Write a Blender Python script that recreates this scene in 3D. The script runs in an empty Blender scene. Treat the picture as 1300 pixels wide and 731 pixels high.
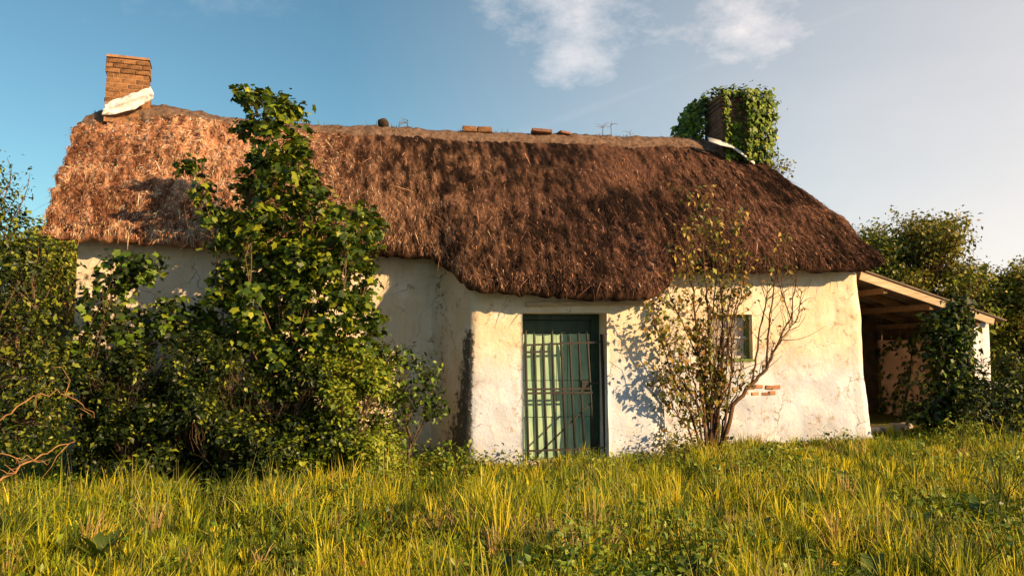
import bpy, math, random
import numpy as np
from mathutils import Vector, Matrix

SC = bpy.context.scene
COL = SC.collection
R = math.radians
rng = np.random.default_rng(11)
random.seed(11)

# ------------------------------------------------------------------ camera
F = 1000.0                       # focal length in pixels of the 1300 px wide photograph
EYE = 1.6
PITCH = math.atan((437 - 365.5) / F)
cam_d = bpy.data.cameras.new('camera')
cam_d.sensor_width = 36
cam_d.lens = 36 * F / 1300
cam_d.clip_end = 2000
cam = bpy.data.objects.new('camera', cam_d)
cam.location = (0, 0, EYE)
cam.rotation_euler = (math.pi / 2 + PITCH, 0, 0)
COL.objects.link(cam)
SC.camera = cam

# ------------------------------------------------------------------ light
THETA = R(8)                     # the cottage's right end lies farther away
UAX = Vector((math.cos(THETA), math.sin(THETA), 0))
VAX = Vector((-math.sin(THETA), math.cos(THETA), 0))
SUN_AZ = R(47)                   # to the right of the front wall's normal
SUN_EL = R(20)
hs = -VAX * math.cos(SUN_AZ) + UAX * math.sin(SUN_AZ)
SUN = Vector((hs.x * math.cos(SUN_EL), hs.y * math.cos(SUN_EL), math.sin(SUN_EL)))
sd = bpy.data.lights.new('sun', 'SUN')
sd.energy = 5.0
sd.angle = R(0.55)
sd.color = (1.0, 0.66, 0.33)
so = bpy.data.objects.new('sun', sd)
so.rotation_euler = SUN.to_track_quat('Z', 'Y').to_euler()
so.location = (20, -20, 20)
COL.objects.link(so)

wd = bpy.data.worlds.new('World')
SC.world = wd
wd.use_nodes = True
wt = wd.node_tree
for n in list(wt.nodes):
    wt.nodes.remove(n)


def N(t, kind, **kw):
    n = t.nodes.new(kind)
    for k, v in kw.items():
        if k.startswith('i_'):
            n.inputs[k[2:].replace('_', ' ')].default_value = v
        else:
            setattr(n, k, v)
    return n


def math_node(t, op, a, b=None, clamp=False):
    n = t.nodes.new('ShaderNodeMath')
    n.operation = op
    n.use_clamp = clamp
    for i, s in enumerate((a, b)):
        if s is None:
            continue
        if isinstance(s, (int, float)):
            n.inputs[i].default_value = s
        else:
            t.links.new(s, n.inputs[i])
    return n.outputs[0]


def ramp(t, fac, stops):
    n = t.nodes.new('ShaderNodeValToRGB')
    el = n.color_ramp.elements
    while len(el) < len(stops):
        el.new(0.5)
    for e, (p, c) in zip(el, stops):
        e.position = p
        e.color = (*c, 1) if len(c) == 3 else c
    t.links.new(fac, n.inputs[0])
    return n.outputs[0]


def mix(t, fac, a, b, blend='MIX'):
    n = t.nodes.new('ShaderNodeMix')
    n.data_type = 'RGBA'
    n.blend_type = blend
    for sock, s in ((n.inputs[0], fac), (n.inputs[6], a), (n.inputs[7], b)):
        if isinstance(s, (int, float)):
            sock.default_value = s
        elif isinstance(s, tuple):
            sock.default_value = (*s, 1) if len(s) == 3 else s
        else:
            t.links.new(s, sock)
    return n.outputs[2]


def build_world():
    t = wt
    sky = N(t, 'ShaderNodeTexSky', sky_type='NISHITA', sun_disc=False)
    sky.sun_elevation = SUN_EL
    sky.sun_rotation = math.atan2(SUN.x, SUN.y)
    sky.air_density = 1.0
    sky.dust_density = 0.6
    sky.ozone_density = 1.6
    tc = N(t, 'ShaderNodeTexCoord')
    sep = N(t, 'ShaderNodeSeparateXYZ')
    t.links.new(tc.outputs['Generated'], sep.inputs[0])
    # thin cirrus veil, thickening towards the sun's side and the horizon
    side = math_node(t, 'MULTIPLY', math_node(t, 'ADD', sep.outputs[0], 0.20, True), 1.15)
    low = math_node(t, 'SUBTRACT', 1.12, math_node(t, 'MULTIPLY', sep.outputs[2], 1.15), True)
    nz = N(t, 'ShaderNodeTexNoise', i_Scale=2.6, i_Detail=5.0, i_Roughness=0.55)
    mp = N(t, 'ShaderNodeMapping')
    mp.inputs['Scale'].default_value = (1, 1, 2.2)
    t.links.new(tc.outputs['Generated'], mp.inputs[0])
    t.links.new(mp.outputs[0], nz.inputs[0])
    veil = math_node(t, 'MULTIPLY', math_node(t, 'MULTIPLY', side, low),
                     math_node(t, 'ADD', math_node(t, 'MULTIPLY', nz.outputs[0], 0.5), 0.75), True)
    veil = math_node(t, 'MULTIPLY', veil, 0.92)
    # fair-weather cloud patches
    nc = N(t, 'ShaderNodeTexNoise', i_Scale=8.5, i_Detail=12.0, i_Roughness=0.66)
    mc = N(t, 'ShaderNodeMapping')
    mc.inputs['Scale'].default_value = (1.0, 1.0, 1.7)
    mc.inputs['Location'].default_value = CLOUD_OFFSET
    t.links.new(tc.outputs['Generated'], mc.inputs[0])
    t.links.new(mc.outputs[0], nc.inputs[0])
    acc = None
    for (dx, dy, dz), rad, amp in CLOUDS:
        d = Vector((dx, dy, dz)).normalized()
        dn = N(t, 'ShaderNodeVectorMath', operation='DISTANCE')
        t.links.new(tc.outputs['Generated'], dn.inputs[0])
        dn.inputs[1].default_value = d
        g = math_node(t, 'MULTIPLY', math_node(t, 'SUBTRACT', 1.0, math_node(t, 'DIVIDE', dn.outputs['Value'], rad), True), amp)
        acc = g if acc is None else math_node(t, 'MAXIMUM', acc, g)
    cm = math_node(t, 'ADD', acc, math_node(t, 'MULTIPLY', math_node(t, 'SUBTRACT', nc.outputs[0], 0.5), 2.0))
    cm = math_node(t, 'MULTIPLY', math_node(t, 'SUBTRACT', cm, 0.12), 1.05, True)
    cm = math_node(t, 'MULTIPLY', cm, math_node(t, 'MULTIPLY', acc, 3.0, True))
    trail_n = Vector(pix_dir(690, 160)).cross(Vector(pix_dir(900, 82))).normalized()
    tn = N(t, 'ShaderNodeVectorMath', operation='DOT_PRODUCT')
    t.links.new(tc.outputs['Generated'], tn.inputs[0])
    tn.inputs[1].default_value = trail_n
    tr = math_node(t, 'SUBTRACT', 1.0, math_node(t, 'DIVIDE', math_node(t, 'ABSOLUTE', tn.outputs['Value']), 0.016), True)
    tr = math_node(t, 'MULTIPLY', math_node(t, 'MULTIPLY', tr, nc.outputs[0]), 0.2)
    veil = math_node(t, 'MAXIMUM', veil, math_node(t, 'ADD', tr, math_node(t, 'MULTIPLY', veil, 0.8)), True)
    fac = math_node(t, 'MAXIMUM', math_node(t, 'MULTIPLY', cm, 0.88), veil)
    teal = mix(t, 1.0, sky.outputs[0], (0.82, 1.14, 1.08), 'MULTIPLY')
    cloudc = mix(t, math_node(t, 'ADD', sep.outputs[0], 0.35, True), (7.6, 7.7, 8.0), (10.2, 8.9, 8.3))
    c = mix(t, fac, teal, cloudc)
    bg = N(t, 'ShaderNodeBackground')
    bg.inputs['Strength'].default_value = 0.062
    out = N(t, 'ShaderNodeOutputWorld')
    t.links.new(c, bg.inputs[0])
    t.links.new(bg.outputs[0], out.inputs[0])


def pix_dir(x, y):
    fw = Vector((0, math.cos(PITCH), math.sin(PITCH)))
    up = Vector((0, -math.sin(PITCH), math.cos(PITCH)))
    return fw * F + Vector((1, 0, 0)) * (x - 650) + up * (365.5 - y)


CLOUD_OFFSET = (3.1, 0.7, 0.2)
CLOUDS = [(tuple(pix_dir(735, 5)), 0.165, 0.8), (tuple(pix_dir(690, -10)), 0.12, 0.75), (tuple(pix_dir(810, 15)), 0.12, 0.6),
          (tuple(pix_dir(955, 10)), 0.16, 0.7), (tuple(pix_dir(880, 35)), 0.11, 0.45), (tuple(pix_dir(1250, -260)), 0.4, 0.55), (tuple(pix_dir(200, -420)), 0.4, 0.5),
          ((1, -0.6, 0.5), 0.5, 0.5), ((-0.9, -0.9, 0.6), 0.5, 0.5), ((-1, 0.1, 0.5), 0.4, 0.45)]
build_world()

SC.view_settings.view_transform = 'Standard'
SC.view_settings.look = 'None'
SC.view_settings.gamma = 1
SC.view_settings.use_curve_mapping = False
SC.view_settings.exposure = 0.92

# ------------------------------------------------------------------ geometry helpers
HOUSE = Vector((0, 11, 0))
EYEV = Vector((0, 0, EYE))


def hp(x, y, v):
    """pixel -> cottage coordinates (u along the front, v depth, z) on the plane v"""
    d = pix_dir(x, y)
    k = (v - VAX.dot(EYEV - HOUSE)) / VAX.dot(d)
    p = EYEV + d * k - HOUSE
    return Vector((p.dot(UAX), v, p.z))


def wp(x, y, depth):
    """pixel -> world point at forward distance depth (m)"""
    d = pix_dir(x, y)
    return EYEV + d * (depth / d.y)


def to_world(u, v, z):
    return HOUSE + UAX * u + VAX * v + Vector((0, 0, z))


def to_world_np(P):
    P = np.asarray(P, float)
    out = np.empty_like(P)
    c, s = math.cos(THETA), math.sin(THETA)
    out[:, 0] = HOUSE.x + c * P[:, 0] - s * P[:, 1]
    out[:, 1] = HOUSE.y + s * P[:, 0] + c * P[:, 1]
    out[:, 2] = P[:, 2]
    return out


def _hash(ix, iy, iz):
    h = (ix * 374761393 + iy * 668265263 + iz * 2147483647 + 1013904223) & 0xFFFFFFFF
    h = ((h ^ (h >> 13)) * 1274126177) & 0xFFFFFFFF
    h = ((h ^ (h >> 16)) * 2246822519) & 0xFFFFFFFF
    return ((h ^ (h >> 13)) & 0xFFFF) / 32767.5 - 1.0


def vnoise(P, scale=1.0):
    P = np.asarray(P, float) * scale
    i = np.floor(P).astype(np.int64)
    f = P - i
    f = f * f * (3 - 2 * f)
    r = 0
    for dx in (0, 1):
        for dy in (0, 1):
            for dz in (0, 1):
                w = (f[:, 0] if dx else 1 - f[:, 0]) * (f[:, 1] if dy else 1 - f[:, 1]) * (f[:, 2] if dz else 1 - f[:, 2])
                r = r + w * _hash(i[:, 0] + dx, i[:, 1] + dy, i[:, 2] + dz)
    return r


def fbm(P, scale=1.0, octv=3):
    P = np.asarray(P, float)
    a, s, r = 1.0, scale, 0
    for k in range(octv):
        r = r + a * vnoise(P + 17.3 * k, s)
        a *= 0.5
        s *= 2.1
    return r


def smooth(a, b, x):
    t = np.clip((x - a) / (b - a), 0, 1)
    return t * t * (3 - 2 * t)


def mesh_arrays(name, V, faces, mat, parent=None, col=None, smooth_sh=False, attrs=None):
    """V (n,3); faces: list of (m,k) int arrays"""
    me = bpy.data.meshes.new(name)
    V = np.asarray(V, np.float32)
    me.vertices.add(len(V))
    me.vertices.foreach_set('co', V.ravel())
    faces = [np.asarray(f, np.int32) for f in (faces if isinstance(faces, list) else [faces]) if len(f)]
    loops = np.concatenate([f.ravel() for f in faces])
    sizes = np.concatenate([np.full(len(f), f.shape[1], np.int32) for f in faces])
    starts = np.concatenate([[0], np.cumsum(sizes)[:-1]]).astype(np.int32)
    me.loops.add(len(loops))
    me.loops.foreach_set('vertex_index', loops)
    me.polygons.add(len(sizes))
    me.polygons.foreach_set('loop_start', starts)
    if smooth_sh:
        me.polygons.foreach_set('use_smooth', np.ones(len(sizes), bool))
    me.update(calc_edges=True)
    me.validate()
    if col is not None:
        a = me.attributes.new('col', 'FLOAT_COLOR', 'POINT')
        c = np.ones((len(V), 4), np.float32)
        c[:, :col.shape[1]] = col
        a.data.foreach_set('color', c.ravel())
    for k, arr in (attrs or {}).items():
        a = me.attributes.new(k, 'FLOAT', 'POINT')
        a.data.foreach_set('value', np.asarray(arr, np.float32))
    if mat:
        me.materials.append(mat)
    o = bpy.data.objects.new(name, me)
    COL.objects.link(o)
    o.parent = parent
    return o


def tag(o, label=None, cat=None, group=None, kind=None):
    for k, v in (('label', label), ('category', cat), ('group', group), ('kind', kind)):
        if v:
            o[k] = v
    return o


def thing(name, label, cat, loc=(0, 0, 0), rz=0, group=None):
    o = bpy.data.objects.new(name, None)
    o.empty_display_size = 0.1
    o.location = loc
    o.rotation_euler = (0, 0, rz)
    COL.objects.link(o)
    return tag(o, label, cat, group)


BOXF = np.array([[0, 3, 2, 1], [4, 5, 6, 7], [0, 1, 5, 4], [1, 2, 6, 5], [2, 3, 7, 6], [3, 0, 4, 7]])


class MB:
    def __init__(self):
        self.v, self.f = [], []
        self.n = 0

    def add(self, V, Fs):
        V = np.asarray(V, float)
        for f in Fs:
            self.f.append(tuple(int(i) + self.n for i in f))
        self.v.append(V)
        self.n += len(V)

    def box(self, c, s, rot=None, jit=0.0):
        h = np.array(s) / 2
        V = np.array([[-1, -1, -1], [1, -1, -1], [1, 1, -1], [-1, 1, -1], [-1, -1, 1], [1, -1, 1], [1, 1, 1], [-1, 1, 1]], float) * h
        if jit:
            V += rng.normal(0, jit, V.shape)
        if rot is not None:
            V = V @ np.array(rot).T
        self.add(V + np.array(c), BOXF)
        return self

    def beam(self, a, b, w, h, jit=0.0):
        a, b = Vector(a), Vector(b)
        d = (b - a)
        L = d.length
        d.normalize()
        up = Vector((0, 0, 1)) if abs(d.z) < 0.95 else Vector((0, 1, 0))
        s = d.cross(up).normalized()
        n = s.cross(d).normalized()
        rot = np.array([[d.x, s.x, n.x], [d.y, s.y, n.y], [d.z, s.z, n.z]])
        return self.box((a + b) / 2, (L, w, h), rot, jit)

    def tube(self, pts, rad, k=6, cap=True):
        pts = [np.array(p, float) for p in pts]
        V, Fs = [], []
        n = len(pts)
        prev = None
        for i, p in enumerate(pts):
            d = pts[min(i + 1, n - 1)] - pts[max(i - 1, 0)]
            d = d / (np.linalg.norm(d) + 1e-9)
            ref = prev if prev is not None else (np.array([1.0, 0, 0]) if abs(d[0]) < 0.8 else np.array([0, 1.0, 0]))
            s = ref - d * ref.dot(d)
            s /= np.linalg.norm(s) + 1e-9
            prev = s
            q = np.cross(d, s)
            r = rad[i] if hasattr(rad, '__len__') else rad
            for j in range(k):
                a = 2 * math.pi * j / k
                V.append(p + r * (math.cos(a) * s + math.sin(a) * q))
        for i in range(n - 1):
            for j in range(k):
                j2 = (j + 1) % k
                Fs.append((i * k + j, i * k + j2, (i + 1) * k + j2, (i + 1) * k + j))
        if cap:
            Fs.append(tuple(range(k - 1, -1, -1)))
            Fs.append(tuple((n - 1) * k + j for j in range(k)))
        self.add(V, Fs)
        return self

    def build(self, name, mat, parent=None, smooth_sh=False, bevel=0, offset=None):
        me = bpy.data.meshes.new(name)
        V = np.concatenate(self.v)
        if offset is not None:
            V = V - np.array(offset)
        me.from_pydata(V.tolist(), [], self.f)
        me.update()
        if smooth_sh:
            for p in me.polygons:
                p.use_smooth = True
        me.materials.append(mat)
        o = bpy.data.objects.new(name, me)
        COL.objects.link(o)
        o.parent = parent
        if bevel:
            m = o.modifiers.new('bevel', 'BEVEL')
            m.width = bevel
            m.segments = 2
        return o


# ------------------------------------------------------------------ materials
def mat_new(name):
    m = bpy.data.materials.new(name)
    m.use_nodes = True
    t = m.node_tree
    b = t.nodes['Principled BSDF']
    return m, t, b


def noise(t, scale, detail=4, rough=0.55, coord='Object', vscale=None):
    tc = N(t, 'ShaderNodeTexCoord')
    src = tc.outputs[coord]
    if vscale:
        mp = N(t, 'ShaderNodeMapping')
        mp.inputs['Scale'].default_value = vscale
        t.links.new(src, mp.inputs[0])
        src = mp.outputs[0]
    n = N(t, 'ShaderNodeTexNoise', i_Scale=scale, i_Detail=float(detail), i_Roughness=rough)
    t.links.new(src, n.inputs[0])
    return n.outputs[0]


def bump(t, b, h, strength=0.4, dist=0.02):
    n = N(t, 'ShaderNodeBump')
    n.inputs['Strength'].default_value = strength
    n.inputs['Distance'].default_value = dist
    t.links.new(h, n.inputs['Height'])
    t.links.new(n.outputs[0], b.inputs['Normal'])


def simple_mat(name, c1, c2, scale=8, rough=0.85, bs=0.35, bd=0.01, vscale=None, metallic=0, spec=0.3, rand=0.0):
    m, t, b = mat_new(name)
    f = noise(t, scale, 5, 0.6, vscale=vscale)
    c = ramp(t, f, [(0.3, c1), (0.7, c2)])
    if rand:
        oi = N(t, 'ShaderNodeObjectInfo')
        k = math_node(t, 'ADD', math_node(t, 'MULTIPLY', oi.outputs['Random'], 2 * rand), 1 - rand)
        cc = N(t, 'ShaderNodeCombineColor')
        for i in range(3):
            t.links.new(k, cc.inputs[i])
        c = mix(t, 1.0, c, cc.outputs[0], 'MULTIPLY')
    t.links.new(c, b.inputs['Base Color'])
    b.inputs['Roughness'].default_value = rough
    b.inputs['Metallic'].default_value = metallic
    b.inputs['Specular IOR Level'].default_value = spec
    bump(t, b, noise(t, scale * 4, 6, 0.65, vscale=vscale), bs, bd)
    return m


def leaf_mat(name, trans=0.35, rough=0.45, rand=0.0, spec=0.35):
    m, t, b = mat_new(name)
    at = N(t, 'ShaderNodeAttribute', attribute_name='col')
    c = at.outputs['Color']
    if rand:
        oi = N(t, 'ShaderNodeObjectInfo')
        k = math_node(t, 'ADD', math_node(t, 'MULTIPLY', oi.outputs['Random'], 2 * rand), 1 - rand)
        cc = N(t, 'ShaderNodeCombineColor')
        for i in range(3):
            t.links.new(k, cc.inputs[i])
        c = mix(t, 1.0, c, cc.outputs[0], 'MULTIPLY')
    t.links.new(c, b.inputs['Base Color'])
    b.inputs['Roughness'].default_value = rough
    b.inputs['Specular IOR Level'].default_value = spec
    tr = N(t, 'ShaderNodeBsdfTranslucent')
    c2 = mix(t, 1.0, c, (0.95, 1.0, 0.4), 'MULTIPLY')
    t.links.new(c2, tr.inputs[0])
    mx = N(t, 'ShaderNodeMixShader')
    mx.inputs[0].default_value = trans
    t.links.new(b.outputs[0], mx.inputs[1])
    t.links.new(tr.outputs[0], mx.inputs[2])
    t.links.new(mx.outputs[0], t.nodes['Material Output'].inputs['Surface'])
    return m


def wall_mat():
    m, t, b = mat_new('limewash')
    damp = N(t, 'ShaderNodeAttribute', attribute_name='damp').outputs['Fac']
    ochre = N(t, 'ShaderNodeAttribute', attribute_name='ochre').outputs['Fac']
    n1 = noise(t, 1.6, 6, 0.6)
    n2 = noise(t, 9, 6, 0.65)
    n3 = noise(t, 30, 5, 0.7)
    white = ramp(t, n1, [(0.3, (0.38, 0.42, 0.52)), (0.6, (0.53, 0.58, 0.69))])  # bluish darker tone paints distant shade into the lower wall
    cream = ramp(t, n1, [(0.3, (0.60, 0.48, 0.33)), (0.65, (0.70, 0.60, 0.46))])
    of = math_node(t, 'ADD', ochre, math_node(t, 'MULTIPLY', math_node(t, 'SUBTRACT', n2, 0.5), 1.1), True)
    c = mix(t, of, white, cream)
    # flaked scabs and rain streaks
    st = noise(t, 5.0, 6, 0.7, vscale=(2.2, 2.2, 0.25))
    sf = math_node(t, 'MULTIPLY', math_node(t, 'SUBTRACT', st, 0.52, True), 4.0, True)
    c = mix(t, math_node(t, 'MULTIPLY', sf, 0.55), c, (0.42, 0.34, 0.24))
    fl = math_node(t, 'MULTIPLY', math_node(t, 'SUBTRACT', noise(t, 6, 8, 0.75), 0.585, True), 16, True)
    c = mix(t, math_node(t, 'MULTIPLY', fl, 0.75), c, (0.40, 0.27, 0.16))
    lime = math_node(t, 'MULTIPLY', math_node(t, 'SUBTRACT', noise(t, 3.2, 6, 0.6), 0.52, True), 7, True)
    c = mix(t, math_node(t, 'MULTIPLY', lime, 0.35), c, (0.74, 0.72, 0.70))
    spk = math_node(t, 'MULTIPLY', math_node(t, 'SUBTRACT', n3, 0.63, True), 18, True)
    c = mix(t, math_node(t, 'MULTIPLY', spk, 0.6), c, (0.16, 0.14, 0.11))
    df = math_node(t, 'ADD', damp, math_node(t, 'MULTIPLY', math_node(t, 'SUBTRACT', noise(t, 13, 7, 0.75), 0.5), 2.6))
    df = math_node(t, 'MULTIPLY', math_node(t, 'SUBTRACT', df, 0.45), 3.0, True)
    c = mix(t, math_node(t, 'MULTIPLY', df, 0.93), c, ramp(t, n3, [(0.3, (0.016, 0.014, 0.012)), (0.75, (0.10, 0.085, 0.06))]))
    # hairline cracks
    tcx = N(t, 'ShaderNodeTexCoord')
    wob = N(t, 'ShaderNodeTexNoise', i_Scale=3.0, i_Detail=5.0)
    t.links.new(tcx.outputs['Object'], wob.inputs[0])
    vadd = N(t, 'ShaderNodeVectorMath', operation='MULTIPLY_ADD')
    t.links.new(wob.outputs['Color'], vadd.inputs[0])
    vadd.inputs[1].default_value = (0.5, 0.5, 0.5)
    t.links.new(tcx.outputs['Object'], vadd.inputs[2])
    vor = N(t, 'ShaderNodeTexVoronoi', feature='DISTANCE_TO_EDGE', i_Scale=1.15)
    t.links.new(vadd.outputs[0], vor.inputs[0])
    ck = math_node(t, 'SUBTRACT', 1.0, math_node(t, 'DIVIDE', vor.outputs['Distance'], 0.012), True)
    ck = math_node(t, 'MULTIPLY', ck, math_node(t, 'MULTIPLY', math_node(t, 'SUBTRACT', n1, 0.47, True), 9, True))
    c = mix(t, math_node(t, 'MULTIPLY', ck, 0.75), c, (0.12, 0.09, 0.06))
    t.links.new(c, b.inputs['Base Color'])
    b.inputs['Roughness'].default_value = 0.93
    b.inputs['Specular IOR Level'].default_value = 0.15
    h = math_node(t, 'ADD', math_node(t, 'MULTIPLY', n2, 1.0), math_node(t, 'MULTIPLY', n3, 0.18))
    h = math_node(t, 'SUBTRACT', h, math_node(t, 'MULTIPLY', fl, 0.3))
    bump(t, b, h, 0.55, 0.035)
    return m


def thatch_mat():
    m, t, b = mat_new('thatch')
    at = N(t, 'ShaderNodeAttribute', attribute_name='col')
    n = noise(t, 22, 6, 0.7)
    k = ramp(t, n, [(0.3, (0.55, 0.52, 0.5)), (0.7, (1.25, 1.2, 1.15))])
    c = mix(t, 1.0, at.outputs['Color'], k, 'MULTIPLY')
    t.links.new(c, b.inputs['Base Color'])
    b.inputs['Roughness'].default_value = 0.95
    b.inputs['Specular IOR Level'].default_value = 0.1
    bump(t, b, noise(t, 60, 5, 0.7), 0.8, 0.03)
    return m


M = {}
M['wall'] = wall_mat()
M['thatch'] = thatch_mat()
M['leaf'] = leaf_mat('leaf_green', 0.22)
M['leaf_part'] = leaf_mat('leaf_single', 0.22, rand=0.4)
M['grass'] = leaf_mat('grass_blade', 0.3, 0.55, spec=0.25)
M['bark'] = simple_mat('bark', (0.06, 0.04, 0.025), (0.17, 0.11, 0.06), 14, 0.9, 0.6, 0.02, (1, 1, 0.25))
M['pale_bark'] = simple_mat('pale_bark', (0.20, 0.11, 0.05), (0.40, 0.24, 0.11), 16, 0.85, 0.5, 0.01, (1, 1, 0.25))
M['shrub_bark'] = simple_mat('shrub_bark', (0.035, 0.018, 0.010), (0.15, 0.075, 0.035), 16, 0.85, 0.5, 0.01, (1, 1, 0.25))
M['dead_wood'] = simple_mat('dead_wood', (0.20, 0.10, 0.04), (0.42, 0.23, 0.10), 12, 0.85, 0.5, 0.01)
M['soil'] = simple_mat('soil', (0.035, 0.03, 0.012), (0.11, 0.09, 0.03), 3, 0.95, 0.6, 0.05)
M['brick'] = simple_mat('brick_orange', (0.30, 0.13, 0.06), (0.52, 0.27, 0.14), 14, 0.9, 0.6, 0.015, rand=0.28)
M['brick_dark'] = simple_mat('brick_brown', (0.10, 0.05, 0.035), (0.24, 0.12, 0.07), 14, 0.9, 0.6, 0.015, rand=0.3)
M['brick_old'] = simple_mat('brick_weathered', (0.10, 0.050, 0.024), (0.34, 0.17, 0.075), 11, 0.95, 1.0, 0.03, rand=0.3)
M['mortar'] = simple_mat('mortar', (0.18, 0.09, 0.045), (0.38, 0.21, 0.105), 12, 0.95, 0.6, 0.02)
M['ridge'] = simple_mat('ridge_mortar', (0.09, 0.052, 0.036), (0.34, 0.22, 0.155), 13, 0.95, 1.0, 0.06)
M['plastic'] = simple_mat('white_plastic', (0.62, 0.62, 0.62), (0.82, 0.80, 0.78), 6, 0.45, 0.3, 0.02, spec=0.5)
M['flashing'] = simple_mat('lead_flashing', (0.50, 0.48, 0.46), (0.72, 0.69, 0.66), 10, 0.6, 0.3, 0.01)
M['green_dark'] = simple_mat('dark_green_paint', (0.012, 0.030, 0.022), (0.03, 0.065, 0.045), 9, 0.55, 0.4, 0.006, (1, 1, 0.3))
M['green_pale'] = simple_mat('pale_green_paint', (0.15, 0.31, 0.25), (0.42, 0.56, 0.36), 7, 0.6, 0.4, 0.006, (1, 1, 0.35))
M['green_moss'] = simple_mat('mossy_green_paint', (0.05, 0.10, 0.025), (0.20, 0.26, 0.06), 20, 0.7, 0.4, 0.006)
M['white_paint'] = simple_mat('flaking_white_paint', (0.42, 0.40, 0.36), (0.74, 0.72, 0.68), 24, 0.7, 0.5, 0.006)
M['iron'] = simple_mat('rusty_iron', (0.008, 0.009, 0.009), (0.032, 0.026, 0.02), 20, 0.6, 0.5, 0.004, spec=0.4)
M['timber'] = simple_mat('weathered_timber', (0.34, 0.24, 0.15), (0.62, 0.48, 0.33), 10, 0.8, 0.4, 0.006, (0.4, 3, 3))
M['old_timber'] = simple_mat('old_timber', (0.10, 0.055, 0.028), (0.24, 0.14, 0.07), 9, 0.85, 0.4, 0.008, (0.4, 3, 3))
M['sheet'] = simple_mat('roof_sheet', (0.08, 0.06, 0.045), (0.20, 0.15, 0.11), 6, 0.85, 0.4, 0.02)
M['rubble'] = simple_mat('rubble', (0.28, 0.23, 0.19), (0.55, 0.48, 0.42), 9, 0.9, 0.6, 0.02, rand=0.3)
M['peach'] = simple_mat('peach_plaster', (0.60, 0.34, 0.21), (0.82, 0.54, 0.36), 2.5, 0.92, 0.5, 0.02)
M['dark_board'] = simple_mat('dark_brown_board', (0.035, 0.022, 0.014), (0.11, 0.065, 0.038), 6, 0.95, 0.5, 0.02)  # dark brown for the shed's back wall and upper boards
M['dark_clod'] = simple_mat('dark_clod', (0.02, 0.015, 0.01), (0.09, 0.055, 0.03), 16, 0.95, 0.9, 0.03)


def glass_mat():
    m, t, b = mat_new('dusty_glass')
    f = noise(t, 9, 6, 0.7)
    c = ramp(t, f, [(0.35, (0.12, 0.105, 0.10)), (0.7, (0.42, 0.37, 0.34))])
    t.links.new(c, b.inputs['Base Color'])
    b.inputs['Roughness'].default_value = 0.16
    b.inputs['Specular IOR Level'].default_value = 0.8
    bump(t, b, noise(t, 4, 3), 0.08, 0.01)
    return m


M['glass'] = glass_mat()


# ------------------------------------------------------------------ ground
def ground_z(X, Y):
    X = np.asarray(X, float)
    Y = np.asarray(Y, float)
    near = smooth(5, 11, Y) * (0.05 + 0.032 * np.clip(X, -3, 6.5))
    P = np.stack([X, Y, np.zeros_like(X)], -1).reshape(-1, 3)
    b = (fbm(P, 0.55, 3) * 0.05).reshape(X.shape)
    far = 5.5 * smooth(16, 75, Y) + 14 * smooth(70, 300, Y)
    hum = 0.18 * np.exp(-((X + 1.0) / 3.0) ** 2 - ((Y - 6.6) / 1.2) ** 2)
    return near + b + far + hum * 0.5


def gz(x, y):
    return float(ground_z(np.array([x]), np.array([y]))[0])


def build_ground():
    k = np.linspace(-1, 1, 241)
    xs = 9 * k + 700 * np.sign(k) * np.abs(k) ** 7
    k2 = np.linspace(-0.42, 1, 241)
    ys = 8 + 12 * k2 + 700 * np.sign(k2) * np.abs(k2) ** 7
    X, Y = np.meshgrid(xs, ys)
    Z = ground_z(X, Y)
    V = np.stack([X, Y, Z], -1).reshape(-1, 3)
    nx, ny = len(xs), len(ys)
    i = np.arange(ny - 1)[:, None] * nx + np.arange(nx - 1)[None]
    f = np.stack([i, i + 1, i + nx + 1, i + nx], -1).reshape(-1, 4)
    o = mesh_arrays('ground', V, f, M['field'], smooth_sh=True)
    tag(o, kind='structure')


def field_mat():
    m, t, b = mat_new('field')
    n1 = noise(t, 0.6, 6, 0.6)
    n2 = noise(t, 9, 6, 0.65)
    c = mix(t, n2, ramp(t, n1, [(0.35, (0.07, 0.085, 0.012)), (0.65, (0.18, 0.18, 0.022))]), (0.13, 0.11, 0.03))
    t.links.new(c, b.inputs['Base Color'])
    b.inputs['Roughness'].default_value = 0.95
    b.inputs['Specular IOR Level'].default_value = 0.1
    bump(t, b, n2, 0.8, 0.08)
    return m


M['field'] = field_mat()
build_ground()

# ------------------------------------------------------------------ the cottage
cottage = thing('thatched_cottage', 'derelict whitewashed cottage with sagging brown thatched roof and barred green door', 'cottage',
                tuple(HOUSE), THETA)

VP = -0.95                      # porch front
VR = 1.8                        # ridge
# eave line: pixel x, pixel y of the thatch's lower edge, depth plane
EAVE_PX = [(55, 303, -.35), (130, 307, -.35), (200, 311, -.35), (300, 317, -.35), (400, 321, -.35), (480, 325, -.35), (530, 328, -.37),
           (552, 332, -.45), (570, 343, -.68), (582, 356, -.98), (592, 367, -1.2), (610, 371, -1.3), (660, 375, -1.32), (720, 379, -1.32),
           (790, 381, -1.32), (830, 379, -1.3), (841, 374, -1.2), (846, 366, -.95), (849, 357, -.65), (854, 348, -.4), (870, 345, -.35),
           (940, 346, -.35), (1040, 346, -.35), (1090, 343, -.35), (1117, 338, -.35)]
eav = np.array([list(hp(*e)) for e in EAVE_PX])
UE = np.arange(eav[0, 0], eav[-1, 0], 0.022)


def gsm(a, s):
    k = np.arange(-3 * s, 3 * s + 1)
    w = np.exp(-0.5 * (k / s) ** 2)
    w /= w.sum()
    return np.convolve(np.pad(a, 3 * s, mode='edge'), w, 'valid')


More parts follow.
